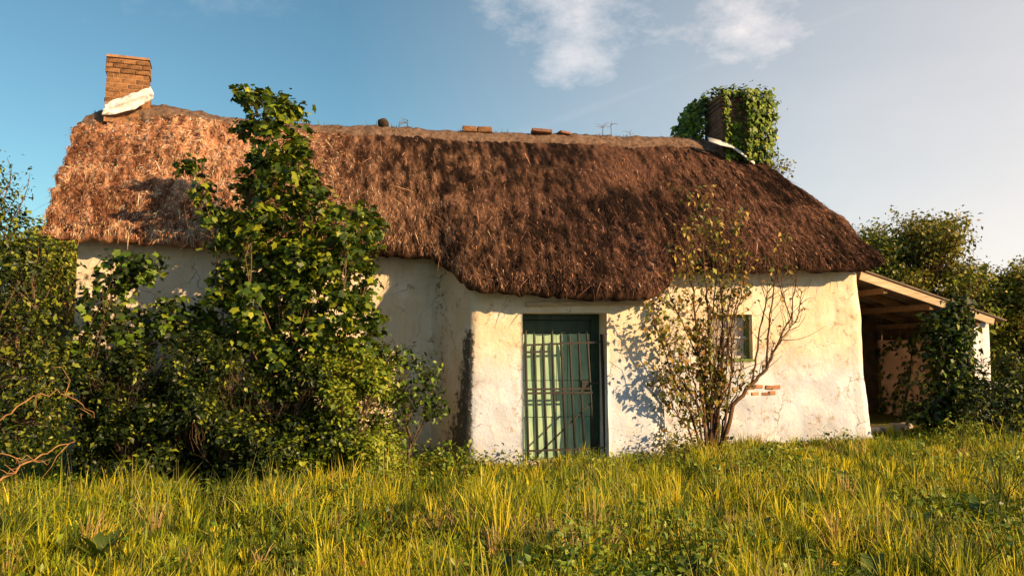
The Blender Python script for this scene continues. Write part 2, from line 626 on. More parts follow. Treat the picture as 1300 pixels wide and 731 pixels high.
VE = gsm(np.interp(UE, eav[:, 0], eav[:, 1]), 3)
ZE = gsm(np.interp(UE, eav[:, 0], eav[:, 2]), 3)
RIDGE_PX = [(98, 156), (125, 149), (160, 143), (205, 141), (240, 146), (290, 156), (340, 161), (420, 166), (480, 166), (560, 172), (640, 175), (700, 176),
            (780, 179), (850, 181), (900, 184), (935, 190)]
rdg = np.array([list(hp(x, y, VR)) for x, y in RIDGE_PX])
URL, URR = rdg[0, 0], rdg[-1, 0]


def ridge_z(u):
    return np.interp(u, rdg[:, 0], rdg[:, 2])


def eave_at(u):
    return np.interp(u, UE, VE), np.interp(u, UE, ZE)


# stations: front eave, then round the hipped right end
ur = np.interp(UE, [UE[0], UE[0] + 1.2, 2.8, UE[-1]], [URL, URL + 1.25, 2.9, URR])
E = np.stack([UE, VE, ZE], 1)
RP = np.stack([ur, np.full_like(ur, VR), ridge_z(ur)], 1)
vs = np.arange(VE[-1] + 0.02, 3.95, 0.03)
hu = UE[-1] + 0.16 * smooth(VE[-1], 0.5, vs) - 0.1 * smooth(3.0, 3.95, vs)
EH = np.stack([hu, vs, np.full_like(vs, ZE[-1]) + 0.02], 1)
RH = np.stack([np.full_like(vs, URR) + 0.02, np.interp(vs, [vs[0], vs[-1]], [VR, VR + 0.05]), np.full_like(vs, rdg[-1, 2])], 1)
E = np.concatenate([E, EH])
RP = np.concatenate([RP, RH])
nfront = len(UE)
din = RP - E
din[:, 2] = 0
din /= np.linalg.norm(din, axis=1, keepdims=True)
NOSE = E - din * 0.05 + np.array([0, 0, 0.08])

NT = 120
tt = np.linspace(0, 1, NT)


def thatch_tone(P, rnd=0.0):
    """straw colour by place: old dark thatch on the right, newer orange reed on the left"""
    u = P[:, 0]
    slope = np.stack([u + 0.25 * (P[:, 2] - 3) * smooth(0, 5, u), P[:, 2] * 0.33, np.zeros_like(u)], 1)
    st = 0.7 * fbm(slope, 15.0, 3) + 0.35 * fbm(P + 5, 6.0, 2)
    big = fbm(P, 0.9, 3)
    s = np.clip(0.34 + 0.14 * smooth(-1.8, -4, u) + 0.62 * st + 0.34 * big + rnd, 0, 1)[:, None]
    worn = np.clip(fbm(P + 77, .75, 3) - .15, 0, 1)[:, None]
    s = np.clip(s + .75 * worn, 0, 1)
    s = s * s * (3 - 2 * s)
    wl = smooth(-1.4, -4.2, u + 0.5 * big)[:, None]
    wr = smooth(-1.6, 1.2, u + 0.7 * big)[:, None]
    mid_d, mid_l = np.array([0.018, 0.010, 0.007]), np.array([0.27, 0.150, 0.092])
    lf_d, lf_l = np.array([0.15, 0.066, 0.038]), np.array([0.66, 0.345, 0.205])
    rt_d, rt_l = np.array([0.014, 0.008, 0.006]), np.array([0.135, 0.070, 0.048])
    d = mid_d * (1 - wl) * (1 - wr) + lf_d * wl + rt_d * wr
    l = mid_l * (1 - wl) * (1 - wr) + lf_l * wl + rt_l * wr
    return d * (1 - s) + l * s


def grid_faces(nr, nc):
    i = np.arange(nr - 1)[:, None] * nc + np.arange(nc - 1)[None]
    return np.stack([i, i + nc, i + nc + 1, i + 1], -1).reshape(-1, 4)


roof = bpy.data.objects.new('roof', None)


def build_thatch():
    ns = len(E)
    t3 = tt[:, None, None]
    G = RP[None] * (1 - t3) + NOSE[None] * t3
    ds = np.gradient(G, axis=1)
    dt = np.gradient(G, axis=0)
    nrm = np.cross(dt, ds)
    nrm /= np.linalg.norm(nrm, axis=2, keepdims=True) + 1e-9
    nrm[nrm[..., 2] < 0] *= -1
    # stable normals near the fan point
    flat = G.reshape(-1, 3)
    sl = np.cumsum(np.r_[0, np.linalg.norm(np.diff(E, axis=0), axis=1)])
    S2 = np.broadcast_to(sl[None], (NT, ns))
    L = np.linalg.norm(NOSE - RP, axis=1)
    T2 = tt[:, None] * L[None]
    Q = np.stack([S2 / 0.05, T2 / 0.16, np.zeros_like(S2)], -1).reshape(-1, 3)
    fine = vnoise(Q) * 0.5 + vnoise(Q * np.array([2.3, 2.6, 1]) + 9) * 0.3
    lump = fbm(flat, 1.3, 3)
    ledge = vnoise(np.stack([S2.ravel() / 0.7, T2.ravel() / 0.20, np.zeros(ns * NT)], 1) + 31) * (1 + 1.6 * np.tile(smooth(-2.0, -4.0, E[:, 0]), NT))
    ridg = 1 - 2 * np.abs(vnoise(Q * np.array([1.0, 0.8, 1]) + 51))
    amp = (0.032 * fine + 0.036 * lump + 0.022 * ledge + 0.016 * ridg).reshape(NT, ns)
    wleft = smooth(-2.5, -4.5, E[:, 0])[None]
    amp = amp + (0.05 * wleft) * (vnoise(flat, 9) + 0.7 * vnoise(flat, 20)).reshape(NT, ns)
    bul = 0.10 * np.sin(math.pi * np.clip(tt, 0, 1)) ** 0.8 + 0.03 * tt
    hipw = smooth(nfront - 110, nfront - 10, np.arange(ns))
    bul = bul[:, None] * (1 + 0.25 * hipw[None]) * (0.05 + 0.95 * smooth(0, 110, np.arange(ns)))[None]
    off = bul + amp * np.clip(tt * 12, 0.3, 1)[:, None]
    P = G + nrm * off[..., None]
    last = P[-1]
    jit = 0.022 * vnoise(np.stack([sl / 0.07, sl * 0, sl * 0], 1))[:, None] * np.array([0, 0, 1]) + 0.02 * vnoise(np.stack([sl / 0.5, sl * 0 + 5, sl * 0], 1))[:, None] * np.array([0, 0, 1])
    rows = [last * 0.6 + (E - din * 0.07) * 0.4 + np.array([0, 0, -0.02]) + jit * .5, E - din * 0.02 + jit, E + din * 0.06 + jit + np.array([0, 0, 0.0]),
            E + din * 0.35 + np.array([0, 0, 0.10]), E + din * 0.9 + np.array([0, 0, 0.45])]
    allP = np.concatenate([P, np.stack(rows)])
    nr = NT + len(rows)
    V = allP.reshape(-1, 3)
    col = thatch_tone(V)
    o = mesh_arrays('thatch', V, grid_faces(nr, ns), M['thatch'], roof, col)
    # straw
    def strands(si, ti, n, ln, wd, spread, lift, fringe=False):
        p = P[ti, si] + rng.normal(0, 0.01, (n, 3))
        nn = nrm[ti, si]
        d = dt[ti, si]
        d = d / np.linalg.norm(d, axis=1, keepdims=True)
        a = np.cross(nn, d)
        ang = rng.normal(0, spread, n)[:, None]
        dd = d * np.cos(ang) + a * np.sin(ang) + nn * rng.normal(lift, 0.06, n)[:, None]
        if fringe:
            dd = dd + np.array([0, 0, -0.5])
        dd /= np.linalg.norm(dd, axis=1, keepdims=True)
        w = np.cross(dd, nn)
        w /= np.linalg.norm(w, axis=1, keepdims=True) + 1e-9
        Ln = ln * rng.uniform(0.4, 1.3, n)[:, None]
        Wd = wd * rng.uniform(0.5, 1.3, n)[:, None]
        b0 = p + nn * 0.006
        m_ = b0 + dd * Ln * 0.5 + nn * (0.012 * rng.random((n, 1)))
        e_ = b0 + dd * Ln - nn * 0.008
        V = np.stack([b0 - w * Wd, b0 + w * Wd, m_ + w * Wd, m_ - w * Wd, e_], 1).reshape(-1, 3)
        b = np.arange(n)[:, None] * 5
        q = b + np.array([[0, 1, 2, 3]])
        tr = b + np.array([[3, 2, 4]])
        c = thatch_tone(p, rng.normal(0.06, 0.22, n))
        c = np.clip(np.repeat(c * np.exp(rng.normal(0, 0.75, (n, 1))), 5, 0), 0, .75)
        return V, q, tr, c
    parts = []
    n1 = 80000
    parts.append(strands(rng.integers(0, ns, n1), (np.sqrt(rng.random(n1)) * (NT - 1)).astype(int), n1, 0.085, 0.0030, 0.24, 0.0))
    n1b = 1800
    parts.append(strands(rng.integers(0, ns, n1b), (np.sqrt(rng.random(n1b)) * (NT - 1)).astype(int), n1b, 0.34, 0.0050, 0.45, 0.02))
    n2 = 15000
    parts.append(strands(rng.integers(0, ns, n2), rng.integers(NT - 7, NT, n2), n2, 0.065, 0.0042, 0.22, -0.05, True))
    # ragged tufts left by the weather on the newer left end
    n3 = 12000
    sel = rng.integers(0, np.searchsorted(UE, -2.2), n3)
    parts.append(strands(sel, (rng.random(n3) * (NT - 1)).astype(int), n3, 0.055, 0.007, 1.1, 0.12))
    Vs, qs, ts, cs, k = [], [], [], [], 0
    for V, q, tr, c in parts:
        Vs.append(V); qs.append(q + k); ts.append(tr + k); cs.append(c)
        k += len(V)
    s = mesh_arrays('loose_straw', np.concatenate(Vs), [np.concatenate(qs), np.concatenate(ts)], M['thatch'], roof, np.concatenate(cs))
    tag(s, kind='stuff')
    # back slope
    ub = np.linspace(URL, URR, 120)
    tb = np.linspace(0, 1, 26)
    Eb = np.stack([np.interp(ub, [URL, URR], [E[0, 0], UE[-1] + 0.05]), np.full_like(ub, 3.95), np.full_like(ub, 2.75)], 1)
    Rb = np.stack([ub, np.full_like(ub, VR), ridge_z(ub)], 1)
    Gb = Rb[None] * (1 - tb[:, None, None]) + Eb[None] * tb[:, None, None]
    Vb = Gb.reshape(-1, 3)
    Vb[:, 2] += 0.05 * fbm(Vb, 1.5, 3) * np.repeat(np.clip(tb * 8, 0, 1), 120)
    ob = mesh_arrays('back_thatch', Vb, grid_faces(26, 120)[:, ::-1], M['thatch'], roof, thatch_tone(Vb))
    # verge: thick cut edge of the thatch over the left gable
    edge = np.concatenate([P[:, 0][::-1], Gb[1:, 0]])
    drop = np.clip(edge[:, 2] - (ZE[0] + 0.06), 0.0, 0.2)
    inn = edge.copy()
    inn[:, 0] += 0.10
    inn[:, 2] -= drop
    inn2 = inn.copy()
    inn2[:, 0] += 0.5
    inn = inn + rng.normal(0, 0.012, inn.shape)
    Vv = np.concatenate([edge, inn, inn2])
    mesh_arrays('verge', Vv, grid_faces(3, len(edge))[:, ::-1], M['thatch'], roof, thatch_tone(Vv))
    return P, nrm


COL.objects.link(roof)
roof.parent = cottage
ROOF_P, ROOF_N = build_thatch()


def build_ridge_cap():
    uu = np.arange(URL + 0.12, URR + 0.05, 0.03)
    zz = ridge_z(uu)
    prof_v = np.array([-.175, -.19, -.165, -.11, -.05, 0.0, .08, .16, .26, .26])
    base = np.stack([uu, np.full_like(uu, VR), zz], 1)
    rows = []
    wob = 0.045 * vnoise(np.stack([uu * 2.2, uu * 0, uu * 0], 1)) + 0.03 * vnoise(np.stack([uu * 9, uu * 0 + 3, uu * 0], 1))
    for k, pv in enumerate(prof_v):
        q = base.copy()
        sc = 1 + (wob / 0.2 if k < 4 else 0)
        v = pv * sc
        q[:, 1] += v
        drop = np.abs(v) * 0.98
        lift = [-0.03, 0.045, 0.095, 0.10, 0.095, 0.085, 0.09, 0.09, 0.07, -0.05][k]
        q[:, 2] += -drop + lift
        rows.append(q)
    V = np.stack(rows).reshape(-1, 3)
    V += 0.020 * fbm(V, 6, 3)[:, None] * np.array([0, -0.6, 0.8])
    V += 0.012 * fbm(V + 3, 16, 2)[:, None] * np.array([0, -0.6, 0.8])
    o = mesh_arrays('ridge_cap', V, grid_faces(len(prof_v), len(uu))[:, ::-1], M['ridge'], roof)
    tag(o, 'pinkish mortar capping along the ridge')


build_ridge_cap()


def ridge_moss():
    n = 2600
    u = rng.uniform(URL + .2, URR - .1, n)
    k = fbm(np.stack([u, u * 0, u * 0], 1), 2.5, 2) + rng.normal(0, .2, n) > 0
    u = u[k]
    n = len(u)
    p = np.stack([u, VR + rng.uniform(-.14, .1, n), np.zeros(n)], 1)
    p[:, 2] = ridge_z(u) + .085 - np.abs(p[:, 1] - VR) * .9
    d = norm(np.stack([rng.normal(0, .5, n), rng.normal(-.2, .4, n), np.ones(n)], 1))
    h = .05 * np.exp(rng.normal(-.3, .5, n))[:, None]
    w = np.stack([rng.uniform(.3, 1, n), rng.normal(0, .5, n), np.zeros(n)], 1) * .006
    V = np.stack([p - w, p + w, p + d * h], 1).reshape(-1, 3)
    c = palette(n, [(.06, .05, .02), (.16, .10, .05), (.09, .09, .03), (.3, .19, .11)])
    o = mesh_arrays('ridge_moss', V, np.arange(3 * n).reshape(-1, 3), M['thatch'], roof, np.repeat(c, 3, 0))
    tag(o, kind='stuff')




# ---- walls
DU0, DU1 = hp(664, 500, VP - .04).x, hp(771, 500, VP - .04).x
DZ = hp(710, 397, VP - .02).z
WU0, WU1 = hp(906, 430, -.04).x, hp(955, 430, -.04).x
WZ0, WZ1 = hp(930, 459, -.04).z, hp(930, 399, -.04).z
UL, UR_ = hp(93, 420, 0).x, hp(1089, 400, 0).x
UPR = hp(836, 480, VP).x


def lin(a, b, brk=(), step=0.045):
    ks = [a] + sorted(brk) + [b]
    out = []
    for p, q in zip(ks[:-1], ks[1:]):
        n = max(2, int(round((q - p) / step)))
        out += list(np.linspace(p, q, n, endpoint=False))
    return out


def build_walls():
    pts = [(u, 0.0) for u in lin(UL + 0.02, -1.22)]
    bez = [(-1.22, 0), (-1.08, -0.03), (-0.97, -0.14), (-0.88, -0.32), (-0.79, -0.55), (-0.72, -0.75), (-0.66, -0.90), (-0.60, -0.948)]
    ba = np.array(bez)
    sb = np.r_[0, np.cumsum(np.linalg.norm(np.diff(ba, axis=0), axis=1))]
    for s in np.linspace(0, sb[-1], 34, endpoint=False):
        pts.append((np.interp(s, sb, ba[:, 0]), np.interp(s, sb, ba[:, 1])))
    pts += [(u, VP) for u in lin(-0.58, UPR - 0.03, (DU0, DU1))]
    pts += [(UPR, VP + 0.03 + q) for q in np.linspace(0, 0.90, 18)]
    pts += [(u, 0.0) for u in lin(UPR + 0.06, UR_ - 0.05, (WU0, WU1))]
    pts += [(UR_ - 0.02, 0.012), (UR_, 0.05)] + [(UR_, v) for v in np.linspace(0.12, 3.6, 50)]
    A = np.array(pts)
    n = len(A)
    T = np.gradient(A, axis=0)
    for c in (0, 1):
        T[:, c] = gsm(T[:, c], 2)
    T /= np.linalg.norm(T, axis=1, keepdims=True)
    nrm = np.stack([T[:, 1], -T[:, 0]], 1)
    zl = np.array(lin(-0.35, 3.45, (WZ0, WZ1, DZ), 0.05) + [3.45])
    ev, ez = eave_at(A[:, 0])
    top = np.where(A[:, 1] > 0.2, 2.75, ez + 0.30)
    Z = np.minimum(zl[:, None], top[None])
    P = np.zeros((len(zl), n, 3))
    bat = 0.10 * (1 - np.clip(Z / 2.6, 0, 1)) ** 1.5 + 0.02
    bat *= np.where(A[:, 0] > UR_ - 0.1, 1.6, 1.0)[None]
    P[..., 0] = A[None, :, 0]
    P[..., 1] = A[None, :, 1]
    P[..., 2] = Z
    flat = P.reshape(-1, 3)
    lump = (0.020 * fbm(flat, 1.5, 2) + 0.008 * fbm(flat, 5.0, 2)).reshape(len(zl), n)
    offs = bat + lump
    P[..., 0] += nrm[None, :, 0] * offs
    P[..., 1] += nrm[None, :, 1] * offs
    V = P.reshape(-1, 3)
    f = []
    iu = lambda x: int(np.argmin(np.abs(A[:, 0] - x) + 100 * (np.abs(A[:, 1] - (VP if x < UPR else 0)) > 0.02)))
    iz = lambda z: int(np.argmin(np.abs(zl - z)))
    ops = [(iu(DU0), iu(DU1), 0, iz(DZ), 0.44), (iu(WU0), iu(WU1), iz(WZ0), iz(WZ1), 0.16)]
    hole = np.zeros((len(zl) - 1, n - 1), bool)
    for a, b, c, d, _ in ops:
        hole[c:d, a:b] = True
    i = np.arange(len(zl) - 1)[:, None] * n + np.arange(n - 1)[None]
    q = np.stack([i, i + 1, i + n + 1, i + n], -1)[~hole].reshape(-1, 4)
    faces = [q]
    extra = []
    base = len(V)
    Vx = []
    for a, b, c, d, dep in ops:
        loop = [(z, a) for z in range(c, d)] + [(d, s) for s in range(a, b)] + [(z, b) for z in range(d, c, -1)]
        if c > 0:
            loop += [(c, s) for s in range(b, a, -1)]
            loop.append((c, a))
        else:
            loop.append((0, b))
        for kdep in (0.02, dep):
            for (z, s) in loop:
                p = P[z, s].copy()
                if kdep == 0.02:
                    p[1] += 0.015
                else:
                    p[1] = A[s, 1] + dep
                Vx.append(p)
        m_ = len(loop)
        fr = [z * n + s for z, s in loop]
        r1 = [base + k for k in range(m_)]
        r2 = [base + m_ + k for k in range(m_)]
        for k in range(m_ - 1):
            extra.append((fr[k], fr[k + 1], r1[k + 1], r1[k]))
            extra.append((r1[k], r1[k + 1], r2[k + 1], r2[k]))
        base += 2 * m_
    V = np.concatenate([V, np.array(Vx)])
    faces.append(np.array(extra))
    u, v, z = V[:, 0], V[:, 1], V[:, 2]
    cz = np.clip(z / 1.7, 0, 1)
    # black damp running down the porch corner, mould at the left end, splash along the foot
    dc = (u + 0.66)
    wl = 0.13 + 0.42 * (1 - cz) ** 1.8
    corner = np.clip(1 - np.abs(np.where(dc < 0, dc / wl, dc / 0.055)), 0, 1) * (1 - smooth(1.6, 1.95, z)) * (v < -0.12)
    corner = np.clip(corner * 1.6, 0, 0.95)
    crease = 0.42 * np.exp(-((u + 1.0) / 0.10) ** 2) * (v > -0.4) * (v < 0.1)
    mould = 0.62 * np.exp(-((u - UL - 0.2) / 0.28) ** 2 - ((z - 2.42) / 0.22) ** 2)
    splash = 0.45 * (1 - smooth(0.15, 0.5, z)) * (u < UL + 3) + 0.40 * (1 - smooth(0.1, 0.6, z))
    low = 0.5 * np.exp(-((u - UL - 0.1) / 0.4) ** 2) * (1 - smooth(0.5, 1.2, z))
    damp = np.maximum.reduce([corner, crease, mould, splash, low])
    ochre = np.where(u > -0.7, 0.9 * smooth(1.0, 1.75, z) + 0.05, 0.95)  # low values keep the lower right wall in the painted shade tone
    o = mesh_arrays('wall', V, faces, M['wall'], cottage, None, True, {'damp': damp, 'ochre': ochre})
    tag(o, 'lumpy limewashed front wall with projecting porch and black damp at its corner')
    # left gable and back, plain masonry
    mb = MB()
    mb.box((UL + 0.2, 1.85, 1.25), (0.4, 3.5, 3.2))
    mb.box(((UL + UR_) / 2, 3.6, 1.15), (UR_ - UL - 0.2, 0.35, 3.0))
    gz_ = ridge_z(UL) - 0.28
    prof = [(0.1, 2.86), (VR, gz_), (3.55, 2.86)]
    V = [(UL + 0.03, a, b) for a, b in prof] + [(UL + 0.37, a, b) for a, b in prof]
    mb.add(V, [(0, 2, 1), (3, 4, 5), (0, 1, 4, 3), (1, 2, 5, 4), (2, 0, 3, 5)])
    g = mb.build('gable_wall', M['wall'], cottage)
    return o, P, A


wall, WALL_P, WALL_A = build_walls()


def obj_copy(o, parent, loc, rot=None, scale=None, name=None):
    c = o.copy()
    COL.objects.link(c)
    c.parent = parent
    c.location = loc
    if rot is not None:
        c.rotation_euler = rot
    if scale is not None:
        c.scale = scale
    return c


def brick_mesh(name, L, W, H, mat, seed=0):
    mb = MB()
    mb.box((0, 0, 0), (L, W, H), jit=0.0025)
    me = bpy.data.meshes.new(name)
    V = np.concatenate(mb.v)
    me.from_pydata(V.tolist(), [], mb.f)
    import bmesh
    bm = bmesh.new()
    bm.from_mesh(me)
    bmesh.ops.bevel(bm, geom=list(bm.edges), offset=0.006, segments=1, affect='EDGES')
    bm.to_mesh(me)
    bm.free()
    me.materials.append(mat)
    return me


def put(name, me, parent, loc, rot=(0, 0, 0), scale=(1, 1, 1)):
    o = bpy.data.objects.new(name, me)
    COL.objects.link(o)
    o.parent = parent
    o.location = loc
    o.rotation_euler = rot
    o.scale = scale
    return o


# exposed bricks where the limewash has fallen off
def wall_patch():
    ms = [brick_mesh('brick', 0.13, 0.06, 0.062, M['brick']) for _ in range(2)]
    for r_, y in enumerate((499, 491)):
        for k in range(4):
            x = 947 + k * 11.5 + r_ * 6 + random.uniform(-1.5, 1.5)
            p = hp(x, y + random.uniform(-1, 1), -0.085)
            put('brick', ms[k % 2], wall, (p.x, -0.050 + random.uniform(-.010, .004), p.z), (random.uniform(-.1, .1), random.uniform(-.08, .08), random.uniform(-.12, .12)),
                (random.uniform(.6, 1.0), 1, random.uniform(.7, 1.05)))


wall_patch()


# ---- chimneys
def chimney(name_label, c_u, c_v, w, d, z0, z1, mat, cap, rough_to, lean=0.0, taper=0.04, turn=0.0):
    ch = bpy.data.objects.new('chimney', None)
    COL.objects.link(ch)
    ch.parent = cottage
    ch.location = (c_u, c_v, z0)
    ch.rotation_euler = (0, lean, turn)
    tag(ch, name_label)
    H = z1 - z0
    core = MB()
    V = []
    for z, k in ((0, 1.0), (H * 0.45, 1 - taper * .45), (H - 0.02, 1 - taper)):
        for sx, sy in ((-1, -1), (1, -1), (1, 1), (-1, 1)):
            V.append((sx * (w / 2 - 0.007) * k, sy * (d / 2 - 0.007) * k, z))
    fs = []
    for r_ in range(2):
        for j in range(4):
            fs.append((r_ * 4 + j, r_ * 4 + (j + 1) % 4, r_ * 4 + 4 + (j + 1) % 4, r_ * 4 + 4 + j))
    fs.append((8, 9, 10, 11))
    core.add(V, fs)
    core.build('mortar_core', M['mortar'], ch)
    mss = [brick_mesh('brick', 0.205, 0.09, 0.064, mat) for _ in range(3)]
    mhs = [brick_mesh('brick', 0.10, 0.09, 0.064, mat) for _ in range(2)]
    nrow = int(H / 0.076)
    for r_ in range(nrow):
        z = 0.04 + r_ * 0.076
        k = 1 - taper * (z / H)
        ww, dd = w * k, d * k
        iscap = r_ >= nrow - cap
        if iscap:
            ww, dd = ww + 0.035, dd + 0.035
        jr = 0.012 if z < rough_to else 0.003
        for side in range(4):
            ln = ww if side % 2 == 0 else dd - 0.1
            x = -ln / 2
            first = (r_ % 2 == 1)
            while x < ln / 2 - 0.03:
                L = 0.10 if first else 0.205
                first = False
                L = min(L, ln / 2 - x)
                me = random.choice(mhs if L < 0.15 else mss)
                cx = x + L / 2
                off = (dd if side % 2 == 0 else ww) / 2 - 0.045 + random.uniform(-jr, jr)
                a = side * math.pi / 2
                px, py = cx * math.cos(a) + off * math.sin(a), cx * math.sin(a) - off * math.cos(a)
                put('brick', me, ch, (px, py, z + random.uniform(-jr, jr) * .3), (0, random.uniform(-jr, jr) * 2, a + random.uniform(-jr, jr)),
                    ((L - 0.008) / (0.10 if me in mhs else 0.205), 1, 1))
                x += L
    if cap:
        mb = MB()
        mb.box((0, 0, H + 0.012), (w * (1 - taper) + 0.03, d * (1 - taper) + 0.03, 0.05), jit=0.008)
        mb.build('cap', M['mortar'], ch)
    return ch


cl = hp(158, 145, VR - .18)
chL = chimney('weathered orange brick chimney with corbelled top', cl.x, VR, 0.66, 0.36, hp(158, 150, VR).z - 0.12, hp(158, 73, VR - .18).z, M['brick_old'], 3, 0.5, R(-1), 0.14, R(13))
cr = hp(940, 150, 1.45)
chR = chimney('brown brick chimney almost swallowed by ivy', cr.x - 0.02, VR + 0.05, 0.62, 0.78, hp(938, 192, VR).z - 0.25, hp(938, 122, 1.45).z, M['brick_dark'], 2, 0.0)


def flashing():
    a = [(900, 177), (915, 181), (930, 186), (945, 195), (958, 205)]
    V = []
    for i, (x, y) in enumerate(a):
        w = 0.012 + 0.02 * math.sin(i * 2.2)
        p = hp(x, y, 1.36 - 0.02 * i)
        for k, (dv, dz) in enumerate(((0.06, 0.05), (0.0, 0.0), (-0.05, -w - 0.02), (-0.045, -w - 0.045))):
            V.append((p.x - 0.01 * k, p.y + dv, p.z + dz + random.uniform(-.008, .008)))
    V = np.array(V)
    f = grid_faces(5, 4)
    mesh_o = mesh_arrays('flashing', V, f, M['flashing'], chR_parent)
    m = mesh_o.modifiers.new('solid', 'SOLIDIFY')
    m.thickness = 0.006


chR_parent = cottage
flashing()


# ---- door, gate, window
def build_door():
    VD = VP + 0.42
    door = bpy.data.objects.new('door', None)
    COL.objects.link(door)
    door.parent = cottage
    door.location = ((DU0 + DU1) / 2, VD, 0.02)
    tag(door, 'pale green boarded door in a dark green frame')
    w = DU1 - DU0 + 0.06
    H = DZ + 0.02
    fr = MB()
    fr.box((-w / 2 + 0.045, -0.02, H / 2), (0.07, 0.09, H))
    fr.build('frame', M['green_dark'], door, bevel=0.004)
    fr = MB()
    fr.box((w / 2 - 0.075, -0.02, H / 2), (0.13, 0.09, H))
    fr.build('frame', M['green_dark'], door, bevel=0.004)
    fr = MB()
    fr.box((0, -0.024, H - 0.06), (w - 0.005, 0.09, 0.12))
    fr.build('lintel', M['green_dark'], door, bevel=0.004)
    fr = MB()
    fr.box((-0.03, -0.015, H - 0.21), (w - 0.22, 0.05, 0.17))
    fr.build('top_panel', M['green_dark'], door, bevel=0.004)
    x0, x1 = -w / 2 + 0.085, w / 2 - 0.145
    n = 6
    pw = (x1 - x0) / n
    me = None
    for k in range(n):
        hh = 1.02
        for r_, (za, zb) in enumerate(((0.0, 0.62), (0.625, 1.10), (1.105, H - 0.30))):
            mb = MB()
            mb.box((x0 + (k + .5) * pw, random.uniform(-.006, .004), (za + zb) / 2), (pw - 0.006, 0.03, zb - za - 0.004), jit=0.0012)
            mb.build('plank', M['green_pale'], door, bevel=0.003)
    mb = MB()
    mb.box((0, 0.03, H / 2), (w, 0.02, H))
    mb.build('backing', M['green_dark'], door)
    mb = MB()
    mb.box((x1 - 0.06, -0.03, 1.02), (0.05, 0.03, 0.16))
    mb.tube([(x1 - 0.06, -0.04, 1.04), (x1 - 0.06, -0.09, 1.04), (x1 - 0.15, -0.09, 1.035)], 0.009, 8)
    mb.build('handle', M['iron'], door, bevel=0.003)
    th = MB()
    th.box((0, -0.25, 0.03), (w + 0.1, 0.42, 0.12), jit=0.01)
    th.build('threshold', M['rubble'], door, bevel=0.01)
    # iron gate
    VG = VP + 0.10
    gate = bpy.data.objects.new('security_gate', None)
    COL.objects.link(gate)
    gate.parent = cottage
    gate.location = (DU0, VG, 0)
    tag(gate, 'black wrought iron bar gate across the doorway')
    gx = lambda x, y: (hp(x, y, VG).x - DU0, hp(x, y, VG).z)
    zb = 0.06
    for k in range(8):
        xt = 667 + 11.2 * k
        xb = 671 + 12.0 * k
        yt = 424 + (k % 3) * 2
        (u0, z0), (u1, z1) = gx(xt, yt), gx(xb, 588)
        mb = MB()
        pts = [(u1, 0, zb), (u1 + (u0 - u1) * .5 + random.uniform(-.006, .006), random.uniform(-.006, .006), (zb + z0) / 2), (u0, 0, z0), (u0 + random.uniform(-.02, .02), random.uniform(-.01, .01), z0 + 0.06)]
        mb.tube(pts, [0.0165, 0.0165, 0.0165, 0.003], 6)
        mb.build('bar', M['iron'], gate, True)
    for (xa, ya, xb_, yb) in ((666, 438, 763, 434), (666, 447, 698, 446), (666, 494, 748, 493), (666, 499, 752, 498), (670, 572, 768, 568)):
        (ua, za), (ub, zb2) = gx(xa, ya), gx(xb_, yb)
        mb = MB()
        mb.beam((ua, -0.014, za), (ub, -0.014, zb2), 0.012, 0.026)
        mb.build('rail', M['iron'], gate)
    (ua, za), (ub, zb2) = gx(684, 576), gx(752, 510)
    mb = MB()
    mb.beam((ua, 0.016, za), (ub, 0.016, zb2), 0.012, 0.022)
    mb.build('brace', M['iron'], gate)
    (ua, za), (ub, zb2) = gx(763.5, 424), gx(769, 585)
    mb = MB()
    mb.tube([(ub, 0, zb), ((ua + ub) / 2, 0, (za + zb) / 2), (ua, 0, za)], 0.02, 8)
    mb.build('gate_post', M['iron'], gate, True)
    (ua, za) = gx(742, 488)
    mb = MB()
    mb.box((ua, 0.0, za), (0.085, 0.05, 0.11))
    mb.tube([(ua + 0.07, -0.01, za + 0.02), (ua + 0.2, -0.01, za + 0.02)], 0.012, 6)
    mb.build('lock_box', M['iron'], gate, bevel=0.004)


build_door()


def build_window():
    VW = 0.10
    win = bpy.data.objects.new('window', None)
    COL.objects.link(win)
    win.parent = cottage
    win.location = ((WU0 + WU1) / 2, VW, WZ0)
    tag(win, 'small four-pane window in a mossy green frame')
    w, H = WU1 - WU0 + 0.02, WZ1 - WZ0 + 0.02
    for s in (-1, 1):
        MB().box((s * (w / 2 - 0.03), 0, H / 2), (0.055, 0.07, H)).build('frame', M['green_moss'], win, bevel=0.004)
    MB().box((0, -0.004, H - 0.03), (w, 0.07, 0.06)).build('frame', M['green_moss'], win, bevel=0.004)
    MB().box((0, -0.06, 0.02), (w + 0.03, 0.2, 0.05), jit=0.003).build('sill', M['green_moss'], win, bevel=0.006)
    MB().box((0, 0, H / 2), (0.03, 0.05, H - 0.11)).build('glazing_bar', M['white_paint'], win, bevel=0.003)
    MB().box((0, -0.003, H * 0.5), (w - 0.11, 0.05, 0.03)).build('glazing_bar', M['white_paint'], win, bevel=0.003)
    MB().box((0, -0.002, 0.065), (w - 0.11, 0.05, 0.035)).build('glazing_bar', M['white_paint'], win, bevel=0.003)
    pw, ph = (w - 0.11) / 2, (H - 0.11) / 2
    for i in (-1, 1):
        for j in (0, 1):
            MB().box((i * pw / 2, 0.01 + 0.003 * i, 0.05 + ph * (j + .5)), (pw - 0.01, 0.006, ph - 0.01)).build('pane', M['glass'], win)
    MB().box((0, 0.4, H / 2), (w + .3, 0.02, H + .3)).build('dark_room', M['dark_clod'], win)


build_window()
# timber lintel strip under the porch thatch
mb = MB()
pa, pb = hp(668, 386, VP - .06), hp(832, 384, VP - .06)
mb.beam((pa.x, VP - 0.03, pa.z), (pb.x, VP - 0.03, pb.z), 0.10, 0.06, 0.004)
mb.build('lintel_board', M['timber'], cottage, bevel=0.006)


